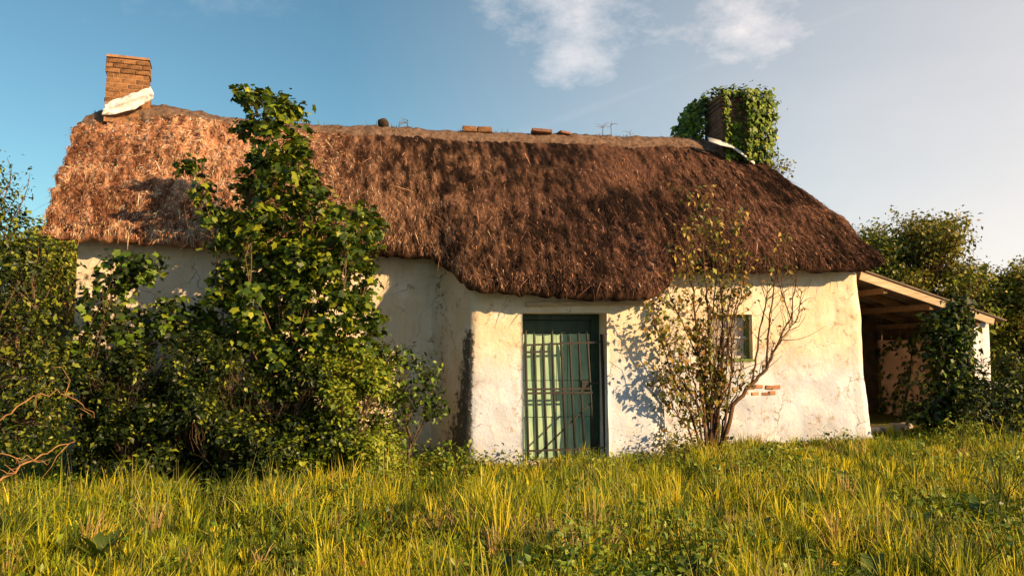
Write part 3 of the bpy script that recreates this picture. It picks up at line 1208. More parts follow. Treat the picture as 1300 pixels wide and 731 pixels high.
# ------------------------------------------------------------------ lean-to shed
def build_shed():
    VS0, VS1 = 0.55, 3.5
    pa, pb = hp(1092, 350, VS0), hp(1258, 408, VS0)
    ua, ub = pa.x, pb.x
    za, zb = pa.z, pb.z
    sh = thing('lean_to_shed', 'open fronted lean-to shed with timber edged roof against the cottage end', 'shed', tuple(to_world(ua, VS0, 0)), THETA)
    L = ub - ua
    dz = zb - za
    sl = dz / L
    roofz = lambda u: za + sl * u
    g0 = 0.0
    # roof sheets
    n = 6
    for k in range(n):
        va, vb = k * (VS1 - VS0 + .1) / n, (k + 1) * (VS1 - VS0 + .1) / n
        mb = MB()
        mb.beam((-0.05, (va + vb) / 2 - 0.06, roofz(-0.05) + 0.085 + 0.006 * (k % 2)), (L + 0.22, (va + vb) / 2 - 0.06, roofz(L + 0.22) + 0.085 + 0.006 * (k % 2)), (vb - va) + 0.03, 0.025)
        mb.build('roof_sheet', M['sheet'], sh)
    MB().beam((-0.03, -0.04, roofz(0)), (L + 0.02, -0.04, roofz(L)), 0.035, 0.12, 0.003).build('barge_board', M['timber'], sh, bevel=0.005)
    for v in (1.0, 1.95, 2.85):
        MB().beam((0.0, v, roofz(0) - 0.0), (L, v, roofz(L)), 0.06, 0.11, 0.003).build('rafter', M['old_timber'], sh, bevel=0.005)
    for u in (0.42, 1.2, 2.0):
        MB().beam((u, -0.0, roofz(u) - 0.10), (u, 2.9, roofz(u) - 0.10), 0.07, 0.09, 0.003).build('purlin', M['old_timber'], sh, bevel=0.005)
    MB().beam((0.05, 0.2, 1.95), (1.0, 2.2, 2.42), 0.06, 0.09, 0.003).build('brace', M['old_timber'], sh, bevel=0.005)
    # back wall and side wall
    def slab(name, u0, u1, v0, v1, zt, mat, jit=0.02):
        nu = max(2, int(max(u1 - u0, v1 - v0) / 0.12))
        Vs = []
        along_u = (u1 - u0) > (v1 - v0)
        for side in (0, 1):
            for j in range(15):
                for i in range(nu + 1):
                    s = i / nu
                    u = u0 + (u1 - u0) * s if along_u else (u1 if side else u0)
                    v = (v1 if side else v0) if along_u else v0 + (v1 - v0) * s
                    z = -0.3 + (zt(u) + 0.3) * j / 14
                    Vs.append((u, v, z))
        Vs = np.array(Vs)
        Vs[:, :2] += (0.025 * fbm(Vs, 2.2, 3))[:, None]
        m_ = 15 * (nu + 1)
        fa = grid_faces(15, nu + 1)
        fs = np.concatenate([fa, fa[:, ::-1] + m_])
        idx = [j * (nu + 1) for j in range(15)]
        ex = []
        for a in (0, nu):
            for j in range(14):
                p, q = j * (nu + 1) + a, (j + 1) * (nu + 1) + a
                ex.append((p, q, q + m_, p + m_))
        for i in range(nu):
            p = 14 * (nu + 1) + i
            ex.append((p, p + 1, p + 1 + m_, p + m_))
        return mesh_arrays(name, Vs, [fs, np.array(ex)], mat, sh, None, True,
                           {'damp': np.clip(0.3 - Vs[:, 2] * .3, 0, 1), 'ochre': np.full(len(Vs), 0.15)})
    b = slab('back_wall', -0.1, L, VS1 - VS0 - 0.3, VS1 - VS0, lambda u: roofz(u) - 0.0, M['dark_board'])
    tag(b, 'dark brown back wall')
    s = slab('side_wall', L - 0.28, L - 0.06, 0.30, VS1 - VS0 - 0.32, lambda u: 1.68, M['peach'])
    tag(s, 'bare peach coloured plaster side wall')
    s = slab('pier', L - 0.30, L - 0.02, 0.03, 0.29, lambda u: roofz(L) + 0.02, M['wall'])
    tag(s, 'whitewashed front end of the side wall')
    for k in range(9):
        va = 0.30 + k * 0.257
        MB().box((L - 0.17, va + .13, 1.86), (0.03, 0.25, 0.46), jit=.004).build('board', M['dark_board'], sh)
    return sh, ua, L


shed, SHU, SHL = build_shed()


# ------------------------------------------------------------------ plants
def star(pts):
    out = [(0, 0.02, 0.04)]
    for r_, a in pts:
        x, y = r_ * math.cos(R(a)), r_ * math.sin(R(a))
        out.append((x, y, -0.10 * r_ * r_ - 0.05 * (abs(x))))
    n = len(pts)
    f = [(0, 1 + i, 1 + (i + 1) % n) for i in range(n)]
    return np.array(out), np.array(f)


MAPLE = star([(.35, -90), (.70, -42), (.60, -10), (.95, 22), (.68, 52), (1.05, 90), (.68, 128), (.95, 158), (.60, 190), (.70, 222)])
IVY = star([(.28, -90), (.60, -30), (.45, 20), (.95, 90), (.45, 160), (.60, 210)])
OVAL = (np.array([(0, 0, 0), (-.30, .45, .10), (0, .5, 0.0), (.30, .45, .10), (0, 1.0, -.10)]),
        np.array([(0, 2, 1), (0, 3, 2), (1, 2, 4), (2, 3, 4)]))
SLIM = (np.array([(0, 0, 0), (-.15, .45, .05), (.15, .45, .05), (0, 1.0, -.08)]), np.array([(0, 2, 1), (1, 2, 3)]))


def norm(a):
    return a / (np.linalg.norm(a, axis=-1, keepdims=True) + 1e-9)


def leaf_frames(nrm, n, droop=0.5):
    z = norm(nrm)
    y = rng.normal(0, 1, (n, 3)) + np.array([0, 0, -droop * 2])
    y = norm(y - z * (y * z).sum(1, keepdims=True))
    x = np.cross(y, z)
    return np.stack([x, y, z], 2)          # columns


def leaf_mesh(pos, nrm, size, tmpl, droop=0.5, frames=None):
    n = len(pos)
    T, Fc = tmpl
    Fr = leaf_frames(nrm, n, droop) if frames is None else frames
    TT = np.repeat(T[None], n, 0)
    TT[:, :, 2] += rng.normal(-.05, .28, n)[:, None] * (T[:, 0] ** 2 + .5 * T[:, 1] ** 2)[None]
    TT[:, :, 0] *= rng.uniform(.7, 1.1, n)[:, None]
    V = np.einsum('nij,nkj->nki', Fr, TT) * size[:, None, None] + pos[:, None]
    k = len(T)
    f = (np.arange(n)[:, None, None] * k + Fc[None]).reshape(-1, 3)
    return V.reshape(-1, 3), f, k


def palette(n, cols, weights=None, var=0.2):
    cols = np.array(cols)
    idx = rng.choice(len(cols), n, p=weights)
    return np.clip(cols[idx] * rng.uniform(1 - var, 1 + var, (n, 1)), 0, 1)


GREENS = [(0.085, 0.155, 0.014), (0.13, 0.205, 0.016), (0.19, 0.245, 0.018), (0.05, 0.095, 0.011)]
DARKS = [(0.022, 0.042, 0.008), (0.04, 0.066, 0.009), (0.13, 0.165, 0.014), (0.028, 0.05, 0.008)]
SHADE_MIX = [(0.016, 0.029, 0.006), (0.022, 0.038, 0.007), (0.014, 0.025, 0.005), (0.030, 0.050, 0.007), (0.018, 0.033, 0.006), (0.20, 0.235, 0.016)]  # near-black leaf colours paint in the shade, the yellow one sun glints
YELLOWS = [(0.24, 0.28, 0.022), (0.18, 0.24, 0.018), (0.11, 0.17, 0.014), (0.30, 0.30, 0.028)]
OLIVE = [(0.15, 0.145, 0.02), (0.22, 0.20, 0.026), (0.09, 0.10, 0.015), (0.28, 0.225, 0.032)]
AUTUMN = [(0.20, 0.19, 0.022), (0.28, 0.15, 0.035), (0.09, 0.11, 0.014), (0.34, 0.24, 0.04), (0.05, 0.065, 0.012)]


def curve_pts(a, b, bend=0.15, n=5, sag=0.0):
    a, b = np.array(a, float), np.array(b, float)
    L = np.linalg.norm(b - a)
    off = rng.normal(0, bend * L, 3)
    off2 = rng.normal(0, bend * L * .4, 3)
    t = np.linspace(0, 1, n)[:, None]
    return a + (b - a) * t + off * np.sin(math.pi * t) + off2 * np.sin(2 * math.pi * t) + np.array([0, 0, -sag]) * np.sin(math.pi * t)


def plant(name, label, cat, base, blobs, tmpl, cols, size, leaves_per=9, spread=0.13, trunk_r=0.03, bark='bark', group=None,
          n_trunks=1, parts=0, out_bias=0.6, up_bias=0.45, droop=0.5, shell=0.55, weights=None, foliage_name='foliage', mat='leaf', twig=True, spires=()):
    """blobs: (centre, (rx,ry,rz), clusters). Trunk(s) rise from base, a limb runs into every blob, twigs to every cluster."""
    base = np.array(base, float)
    o = thing(name, label, cat, tuple(base), 0, group)
    pos, nr, sz = [], [], []
    wood = MB()
    limbs = MB()
    trunk_top = base * 0.45 + np.mean([np.array(b[0]) for b in blobs], axis=0) * 0.55
    tr = curve_pts(base - np.array([0, 0, .15]), trunk_top, 0.05, 7)
    wood.tube(tr, list(np.linspace(trunk_r, trunk_r * 0.6, 7)), 8)
    many = len(blobs) > 40
    for bi, (c, rad, ncl) in enumerate(blobs):
        c, rad = np.array(c, float), np.array(rad, float)
        s0 = tr[random.randint(2, 6)]
        lp = curve_pts(s0, c, 0.08, 6)
        if not many or bi % 4 == 0:
            limbs.tube(lp, list(np.linspace(trunk_r * (.3 if many else .55), trunk_r * .15, 6)), 5)
        d = norm(rng.normal(0, 1, (ncl, 3)))
        rr = (shell + (1 - shell) * rng.random(ncl)) ** 0.7
        rr *= 0.85 + 0.22 * rng.random(ncl)
        cc = c + d * rad * rr[:, None]
        for k in range(ncl):
            if cc[k, 2] < base[2] + 0.03:
                cc[k, 2] = base[2] + 0.03 + rng.random() * 0.2
            if twig and (not many or bi % 4 == 0) and (ncl < 60 or k % 3 == 0):
                limbs.tube(curve_pts(lp[random.randint(4 if many else 2, 5)], cc[k], 0.1, 4), [trunk_r * .16, trunk_r * .12, trunk_r * .1, .002], 3, False)
            m = max(3, int(rng.normal(leaves_per, leaves_per * .3)))
            p = cc[k] + np.clip(rng.normal(0, spread, (m, 3)), -1.7 * spread, 1.7 * spread) * np.array([1, 1, 0.7])
            pos.append(p)
            nr.append(out_bias * d[k] + up_bias * np.array([0, 0, 1]) + rng.normal(0, 0.45, (m, 3)))
            sz.append(size * rng.uniform(0.4, 1.35, m))
    for a, b, m in spires:
        a, b = np.array(a), np.array(b)
        pts = curve_pts(a, b, 0.05, 6)
        limbs.tube(pts, list(np.linspace(min(.012, trunk_r * .3), .003, 6)), 4)
        t = rng.random(m)
        p = a + (b - a) * t[:, None]
        for c in range(3):
            p[:, c] = np.interp(t, np.linspace(0, 1, 6), pts[:, c])
        pos.append(p + rng.normal(0, spread * .45, (m, 3)))
        nr.append(rng.normal(0, .6, (m, 3)) + np.array([0, -0.2, .5]))
        sz.append(size * rng.uniform(0.5, 1.0, m))
    wood.build('trunk', M[bark], o, True, offset=base)
    if limbs.n:
        limbs.build('branches', M[bark], o, True, offset=base)
    pos, nr, sz = np.concatenate(pos), np.concatenate(nr), np.concatenate(sz)
    low = pos[:, 2] < ground_z(pos[:, 0], pos[:, 1]) + 0.02
    pos, nr, sz = pos[~low], nr[~low], sz[~low]
    n = len(pos)
    col = palette(n, cols, weights)
    frames = leaf_frames(nr, n, droop)
    if parts:
        # the leaves that show largest, nearest the open side, as leaves of their own
        key = pos[:, 1] - 0.5 * pos[:, 2] + rng.normal(0, 0.12, n) - sz * 3
        order = np.argsort(key)
        pick = order[:parts]
        rest = order[parts:]
        mes = []
        for q in range(6):
            me = bpy.data.meshes.new('leaf')
            T = tmpl[0].copy()
            T[:, 2] += rng.normal(0, .06, len(T))
            me.from_pydata(T.tolist(), [], tmpl[1].tolist())
            a = me.attributes.new('col', 'FLOAT_COLOR', 'POINT')
            cq = np.ones((len(T), 4))
            cq[:, :3] = np.array(cols[q % len(cols)])
            a.data.foreach_set('color', cq.astype(np.float32).ravel())
            me.materials.append(M['leaf_part'])
            mes.append(me)
        for i in pick:
            l = bpy.data.objects.new('leaf', mes[random.randrange(6)])
            COL.objects.link(l)
            l.parent = o
            fr = frames[i] * sz[i]
            mt = Matrix([[fr[0, 0], fr[0, 1], fr[0, 2], pos[i, 0] - base[0]], [fr[1, 0], fr[1, 1], fr[1, 2], pos[i, 1] - base[1]],
                         [fr[2, 0], fr[2, 1], fr[2, 2], pos[i, 2] - base[2]], [0, 0, 0, 1]])
            l.matrix_local = mt
        pos, sz, frames, col = pos[rest], sz[rest], frames[rest], col[rest]
    V, f, k = leaf_mesh(pos - base, None, sz, tmpl, frames=frames)
    fo = mesh_arrays(foliage_name, V, f, M[mat], o, np.repeat(col, k, 0))
    tag(fo, kind='stuff')
    return o


def blob(x, y, depth, rx, ry, rd, n):
    c = wp(x, y, depth)
    return (tuple(c), (rx * depth / F, rd, ry * depth / F), n)


def gbase(x, depth):
    X = (x - 650) * depth / F
    return (X, depth, gz(X, depth))


def build_plants():
    # young sycamore before the shaded wall: silhouette rows (y, x from, x to), filled with overlapping leaf clumps
    D = 9.35
    rows = [(122, 318, 352), (146, 322, 374), (172, 322, 378), (198, 330, 380), (222, 328, 388), (246, 315, 398), (268, 312, 455), (292, 292, 462), (316, 285, 466), (340, 290, 466),
            (364, 285, 464), (388, 270, 462), (412, 262, 470), (436, 255, 474), (458, 262, 480)]
    cone = []
    for y, xa, xb in rows:
        k = max(1, int(round((xb - xa) / 30)))
        for q in range(k + 1):
            x = xa + (xb - xa) * q / k
            edge = abs(q / k - .5) * 2
            if edge < .8 and rng.random() < .55:
                cone.append(blob(x + rng.uniform(-8, 8), y + rng.uniform(-9, 9), D - rng.uniform(.22, .5), rng.uniform(11, 17), rng.uniform(9, 14), .12, 6))
            cone.append(blob(x + rng.uniform(-5, 5), y + rng.uniform(-7, 7), D + rng.uniform(-.32, .32) * (1 - .5 * edge), rng.uniform(12, 19), rng.uniform(11, 16), .15, 8))
    plant('sycamore_tree', 'young leafy sycamore standing before the roof with its tip above the ridge', 'tree', gbase(352, D),
          cone + [blob(238, 215, D + .1, 13, 17, .15, 8), blob(256, 243, D + .1, 15, 15, .15, 8), blob(270, 275, D + .1, 18, 18, .18, 10)],
          MAPLE, [(0.07, 0.12, 0.011), (0.16, 0.21, 0.014), (0.04, 0.075, 0.009), (0.25, 0.275, 0.02), (0.026, 0.05, 0.008), (0.035, 0.062, 0.008)], 0.058, leaves_per=14, spread=0.072, trunk_r=0.035, parts=300, up_bias=0.8, shell=.3)
    plant('sycamore_sapling', 'leafy sycamore sapling against the mouldy end of the cottage wall', 'tree', gbase(165, 9.3),
          [blob(150, 350, 9.3, 34, 26, .2, 16), blob(185, 338, 9.3, 22, 18, .18, 9), blob(125, 385, 9.3, 26, 22, .2, 10), blob(205, 405, 9.3, 30, 20, .2, 12), blob(165, 420, 9.3, 50, 30, .3, 20),
           blob(245, 420, 9.3, 34, 30, .25, 14), blob(220, 395, 9.3, 24, 18, .2, 9), blob(110, 430, 9.3, 24, 26, .2, 12)],
          MAPLE, GREENS[:2] + SHADE_MIX, 0.056, leaves_per=18, spread=0.11, trunk_r=0.02, parts=110, shell=.25)
    und = 'brambles in front of the shaded wall'
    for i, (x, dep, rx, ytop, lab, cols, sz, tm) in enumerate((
            (145, 9.2, 58, 425, 'dark bramble thicket under the sapling by the mouldy wall end', SHADE_MIX, .055, OVAL),
            (245, 9.1, 70, 405, 'dense dark bramble thicket between the sapling and the sycamore trunk', SHADE_MIX, .055, OVAL),
            (345, 9.15, 75, 420, 'shadowy bramble thicket around the foot of the sycamore', SHADE_MIX, .055, OVAL),
            (400, 8.95, 52, 500, 'low sunny bramble thicket sprawling into the grass below the sycamore', YELLOWS[:3] + SHADE_MIX[:3], .05, OVAL),
            (300, 8.9, 60, 505, 'low dark bramble thicket sprawling into the grass beside the sycamore trunk', SHADE_MIX, .05, OVAL),
            (190, 8.9, 60, 510, 'low dark bramble thicket sprawling into the grass under the sapling', SHADE_MIX, .05, OVAL),
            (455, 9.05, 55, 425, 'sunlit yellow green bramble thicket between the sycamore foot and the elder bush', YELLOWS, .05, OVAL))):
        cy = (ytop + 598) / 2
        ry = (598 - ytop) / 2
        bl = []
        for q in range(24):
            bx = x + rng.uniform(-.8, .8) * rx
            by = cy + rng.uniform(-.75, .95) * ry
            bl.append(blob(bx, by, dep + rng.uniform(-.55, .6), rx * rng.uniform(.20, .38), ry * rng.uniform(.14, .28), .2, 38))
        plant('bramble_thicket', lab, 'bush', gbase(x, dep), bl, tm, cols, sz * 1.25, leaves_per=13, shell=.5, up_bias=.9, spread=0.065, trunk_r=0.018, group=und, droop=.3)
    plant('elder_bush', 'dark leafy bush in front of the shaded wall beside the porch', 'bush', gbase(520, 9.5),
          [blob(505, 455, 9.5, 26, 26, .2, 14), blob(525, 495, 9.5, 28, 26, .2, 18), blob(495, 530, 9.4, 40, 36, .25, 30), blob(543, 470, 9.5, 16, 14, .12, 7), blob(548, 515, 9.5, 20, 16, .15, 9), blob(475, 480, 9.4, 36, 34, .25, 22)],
          OVAL, SHADE_MIX[:4] + GREENS, 0.075, leaves_per=17, spread=0.09, trunk_r=0.018, parts=90, shell=.25)
    plant('low_bush', 'low bright green bush at the foot of the porch corner', 'bush', gbase(580, 9.0),
          [blob(575, 575, 9.0, 30, 22, .2, 22), blob(545, 590, 8.9, 26, 20, .2, 16), blob(608, 592, 9.0, 22, 14, .18, 12)],
          OVAL, YELLOWS + GREENS, 0.055, leaves_per=16, shell=.2, spread=0.08, trunk_r=0.012)
    plant('low_bush', 'low leafy weeds in front of the barred door', 'bush', gbase(745, 9.1),
          [blob(735, 590, 9.1, 24, 14, .15, 13), blob(765, 588, 9.1, 22, 18, .15, 13), blob(695, 594, 9.1, 22, 10, .15, 9), blob(650, 596, 9.0, 22, 10, .15, 9)],
          OVAL, YELLOWS, 0.042, leaves_per=8, spread=0.06, trunk_r=0.008)
    plant('low_bush', 'dark low bush between the porch corner and the wiry shrub', 'bush', gbase(848, 9.9),
          [blob(850, 560, 9.9, 22, 26, .2, 22), blob(830, 580, 9.8, 18, 14, .15, 10), blob(880, 570, 9.9, 20, 18, .15, 12)],
          OVAL, OLIVE, 0.045, leaves_per=16, shell=.2, spread=0.08, trunk_r=0.012)
    plant('low_bush', 'small dark green bush at the foot of the cottage corner by the shed', 'bush', gbase(1058, 11.0),
          [blob(1060, 553, 11.0, 26, 12, .18, 14), blob(1035, 558, 11.0, 14, 8, .14, 6)],
          OVAL, DARKS + GREENS, 0.05, leaves_per=8, spread=0.07, trunk_r=0.01)

    # big hedge tree at the left edge
    D = 8.6
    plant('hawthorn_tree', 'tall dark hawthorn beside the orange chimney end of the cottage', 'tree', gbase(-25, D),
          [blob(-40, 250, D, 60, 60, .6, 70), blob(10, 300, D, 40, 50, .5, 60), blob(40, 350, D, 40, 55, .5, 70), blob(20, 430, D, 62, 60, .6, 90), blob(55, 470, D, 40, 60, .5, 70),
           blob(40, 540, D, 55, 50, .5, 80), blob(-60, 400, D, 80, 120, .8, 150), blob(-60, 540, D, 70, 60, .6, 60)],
          OVAL, SHADE_MIX + [(0.05, 0.075, 0.010), (0.16, 0.175, 0.016)], 0.066, leaves_per=20, spread=0.10, trunk_r=0.07, shell=.4, up_bias=.8,
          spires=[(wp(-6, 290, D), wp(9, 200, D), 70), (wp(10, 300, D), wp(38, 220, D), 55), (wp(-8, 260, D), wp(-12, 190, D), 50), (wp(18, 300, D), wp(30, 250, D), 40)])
    for (x, y, dep, rx, ry, lab) in ((70, 320, 17, 46, 46, 'sunlit olive bush standing just past the orange chimney end'), (10, 330, 20, 60, 52, 'sunlit olive bush farther back behind the hawthorn')):
        bl = [blob(x + rng.uniform(-.7, .7) * rx, y + (-.5 + 2.4 * q / 15) * ry, dep + rng.uniform(-.6, .6), rx * .55, ry * .4, .7, 45) for q in range(16)]
        plant('field_bush', lab, 'bush', gbase(x, dep), bl, OVAL, OLIVE + YELLOWS, 0.11, leaves_per=16, spread=0.2, trunk_r=0.06, shell=.3)

    # trees behind the shed
    for (x, y, dep, rx, ry, lab, cols) in (
            (1180, 345, 19, 66, 68, 'tall olive tree rising behind the middle of the shed roof', OLIVE + OLIVE[1:2]),
            (1110, 340, 20, 36, 48, 'olive tree half hidden behind the thatched corner', OLIVE + YELLOWS[1:3]),
            (1262, 392, 18, 52, 56, 'bushy olive tree behind the low end of the shed', OLIVE + YELLOWS[:2]),
            (1325, 405, 17.5, 50, 62, 'rounded olive tree beyond the shed side wall', OLIVE + YELLOWS[:1])):
        bl = []
        for q in range(28):
            a = rng.uniform(0, 2 * math.pi)
            rr = math.sqrt(rng.random())
            bl.append(blob(x + math.cos(a) * rr * rx, y - math.sin(a) * rr * ry + 8, dep + rng.uniform(-.9, .9), rx * .30, ry * .28, .6, 26))
        bl += [blob(x + rng.uniform(-.8, .8) * rx, y + ry * rng.uniform(.8, 1.6), dep, rx * .5, ry * .4, .7, 30) for _ in range(4)]
        sp = [(wp(x + rng.uniform(-.6, .6) * rx, y - ry * .5, dep), wp(x + rng.uniform(-.9, .9) * rx, y - ry * rng.uniform(.95, 1.2), dep), 45) for _ in range(7)]
        plant('olive_tree' if False else 'hedgerow_tree', lab, 'tree', gbase(x, dep), bl, OVAL, cols, 0.115, leaves_per=19, spread=0.2, trunk_r=0.11, shell=.3, spires=sp, group='trees behind the shed')
    # ivy and shrubs swallowing the shed front
    D = 11.9
    plant('ivy_mound', 'dark ivy mound swallowing the open front of the lean-to shed', 'ivy', gbase(1205, D),
          [blob(1206, 445, D, 26, 40, .35, 60), blob(1195, 425, D, 18, 26, .3, 30), blob(1216, 408, D, 13, 28, .2, 24), blob(1212, 488, D, 46, 34, .4, 70), blob(1188, 410, D + .2, 16, 14, .2, 16),
           blob(1190, 525, D, 40, 22, .3, 40), blob(1220, 395, D - .1, 9, 20, .1, 12)],
          IVY, DARKS[:2] + SHADE_MIX + GREENS[:1], 0.07, leaves_per=20, shell=.25, spread=0.10, trunk_r=0.03)
    plant('bramble_bush', 'dark bramble bush in front of the shed side wall', 'bush', gbase(1268, 11.3),
          [blob(1262, 500, 11.3, 36, 26, .4, 50), blob(1295, 505, 11.3, 36, 34, .4, 60), blob(1255, 535, 11.2, 46, 22, .35, 40), blob(1330, 510, 11.3, 40, 40, .4, 40), blob(1290, 465, 11.6, 24, 18, .3, 24), blob(1240, 520, 11.1, 26, 22, .3, 26), blob(1285, 545, 11.0, 30, 14, .3, 24)],
          OVAL, SHADE_MIX, 0.07, leaves_per=20, shell=.25, spread=0.11, trunk_r=0.025)
    plant('nettle_clump', 'bright yellow green nettle clump in front of the dark bramble bush', 'plant', gbase(1220, 10.6),
          [blob(1222, 537, 10.6, 20, 12, .15, 14), blob(1240, 545, 10.6, 16, 8, .15, 8), blob(1200, 548, 10.6, 12, 7, .12, 6)],
          SLIM, YELLOWS, 0.085, leaves_per=9, spread=0.07, trunk_r=0.008)


build_plants()


def ivy_patch(name, label, base, pts, nrms, cols, size, stems=None):
    base = np.array(base)
    o = thing(name, label, 'ivy', tuple(base))
    mb = MB()
    for s in stems or []:
        mb.tube([np.array(p) for p in s], [0.018] * (len(s) - 1) + [0.005], 5)
    if mb.n:
        mb.build('stem', M['bark'], o, True, offset=base)
    n = len(pts)
    V, f, k = leaf_mesh(pts - base, nrms, size * rng.uniform(.6, 1.25, n), IVY, 0.8)
    tag(mesh_arrays('foliage', V, f, M['leaf'], o, np.repeat(palette(n, cols), k, 0)), kind='stuff')
    return o


def chimney_ivy():
    # covers the sunny front and right side, wraps over the top and hangs off the back left
    c = np.array([cr.x - 0.02, VR + 0.05, 0])
    z0 = hp(938, 192, VR).z - 0.3
    z1 = hp(938, 117, 1.45).z
    pts, nr = [], []
    def add(n, fn):
        for _ in range(n):
            p, q = fn()
            pts.append(p)
            nr.append(q)
    w, d = 0.33, 0.40
    def front():
        u = random.uniform(-.28, .5)
        z = random.uniform(z0, z1)
        fz = (z - z0) / (z1 - z0)
        if -.2 < u < 0.03 and .55 < fz < .93 and random.random() < 0.9:
            u = random.uniform(.05, .55)
        bul = 0.10 + 0.12 * math.sin(math.pi * min(1, max(0, fz))) + random.gauss(0, .05)
        return (c[0] + u, c[1] - d - bul * (0.4 + 0.8 * (u > 0)), z), (random.gauss(.3, .4), -1, random.gauss(.35, .4))
    def right():
        v = random.uniform(-.45, .5)
        z = random.uniform(z0 - 0.1, z1)
        return (c[0] + w + abs(random.gauss(.16, .11)), c[1] + v, z), (1, random.gauss(-.3, .4), random.gauss(.3, .4))
    def top():
        return (c[0] + random.uniform(-.42, .5), c[1] + random.uniform(-.45, .55), z1 + abs(random.gauss(.03, .05))), (random.gauss(0, .4), random.gauss(-.3, .3), 1)
    def back():
        a = random.random()
        z = z0 + 0.15 + (z1 - z0) * (1 - a) * 0.92
        return (c[0] - w - 0.02 - abs(random.uniform(0, 1) * (.12 + 0.55 * a ** .7) + random.gauss(0, .05)), c[1] + d + random.gauss(.02, .16), z), (-.6, -.7, random.gauss(.4, .4))
    add(1500, front); add(1100, right); add(900, top); add(1500, back)
    ivy_patch('chimney_ivy', 'thick sunlit ivy smothering the brown brick chimney above the hipped roof end', to_world(c[0] + .3, c[1] - .2, z0), to_world_np(np.array(pts)), to_world_np(np.array(nr)) - np.array(HOUSE), YELLOWS[:3] + GREENS + DARKS[:2], 0.066,
              [[to_world(c[0] + .4 + .1 * k, c[1] - .42 + .1 * k, z0 - .1), to_world(c[0] + .35, c[1] - .46, (z0 + z1) / 2), to_world(c[0] + .2, c[1] - .43, z1)] for k in range(2)])
    b = to_world(*hp(975, 222, 1.5))
    dep = b.y
    plant('ash_sapling', 'thin yellowing sapling sprouting from the thatch beside the ivied chimney', 'plant', tuple(b),
          [blob(968, 200, dep, 12, 14, .1, 9), blob(985, 205, dep, 12, 12, .1, 9), blob(998, 218, dep, 10, 8, .08, 6), blob(975, 215, dep, 14, 8, .1, 7), blob(969, 180, dep, 3, 8, .05, 3)],
          OVAL, [(0.24, 0.19, 0.035), (0.17, 0.17, 0.025)], 0.07, leaves_per=13, spread=0.06, trunk_r=0.008)


chimney_ivy()


def shed_wall_ivy():
    pts, nr = [], []
    UB = SHU + SHL - 0.30
    def hu(x, y, u):
        d = pix_dir(x, y)
        k = (u - UAX.dot(EYEV - HOUSE)) / UAX.dot(d)
        p = EYEV + d * k - HOUSE
        return Vector((u, p.dot(VAX), p.z))
    for (x, y, s, n) in ((1160, 428, 9, 26), (1135, 437, 9, 22), (1155, 445, 7, 16), (1150, 462, 7, 14), (1146, 480, 9, 16), (1115, 450, 12, 26), (1112, 475, 9, 20), (1140, 500, 14, 40), (1125, 515, 14, 36),
                         (1185, 440, 14, 60), (1192, 470, 12, 60), (1190, 500, 16, 60), (1165, 520, 14, 40), (1105, 520, 8, 20)):
        for _ in range(n):
            p = hu(x + random.gauss(0, s * .7), y + random.gauss(0, s * .7), UB - abs(random.gauss(.02, .03)))
            pts.append(tuple(p))
            nr.append((-1, random.gauss(-.2, .4), random.gauss(.3, .3)))
    b = to_world(UB, 1.9, 0.2)
    ivy_patch('wall_ivy', 'straggling ivy patches on the peach plaster wall inside the shed', b, to_world_np(np.array(pts)), to_world_np(np.array(nr)) - np.array(HOUSE), DARKS, 0.075,
              [[to_world(*hu(x0, 535, UB)), to_world(*hu((x0 + x1) / 2, 490, UB)), to_world(*hu(x1, y1, UB))] for x0, x1, y1 in ((1145, 1160, 428), (1120, 1115, 450), (1185, 1188, 435))])


shed_wall_ivy()


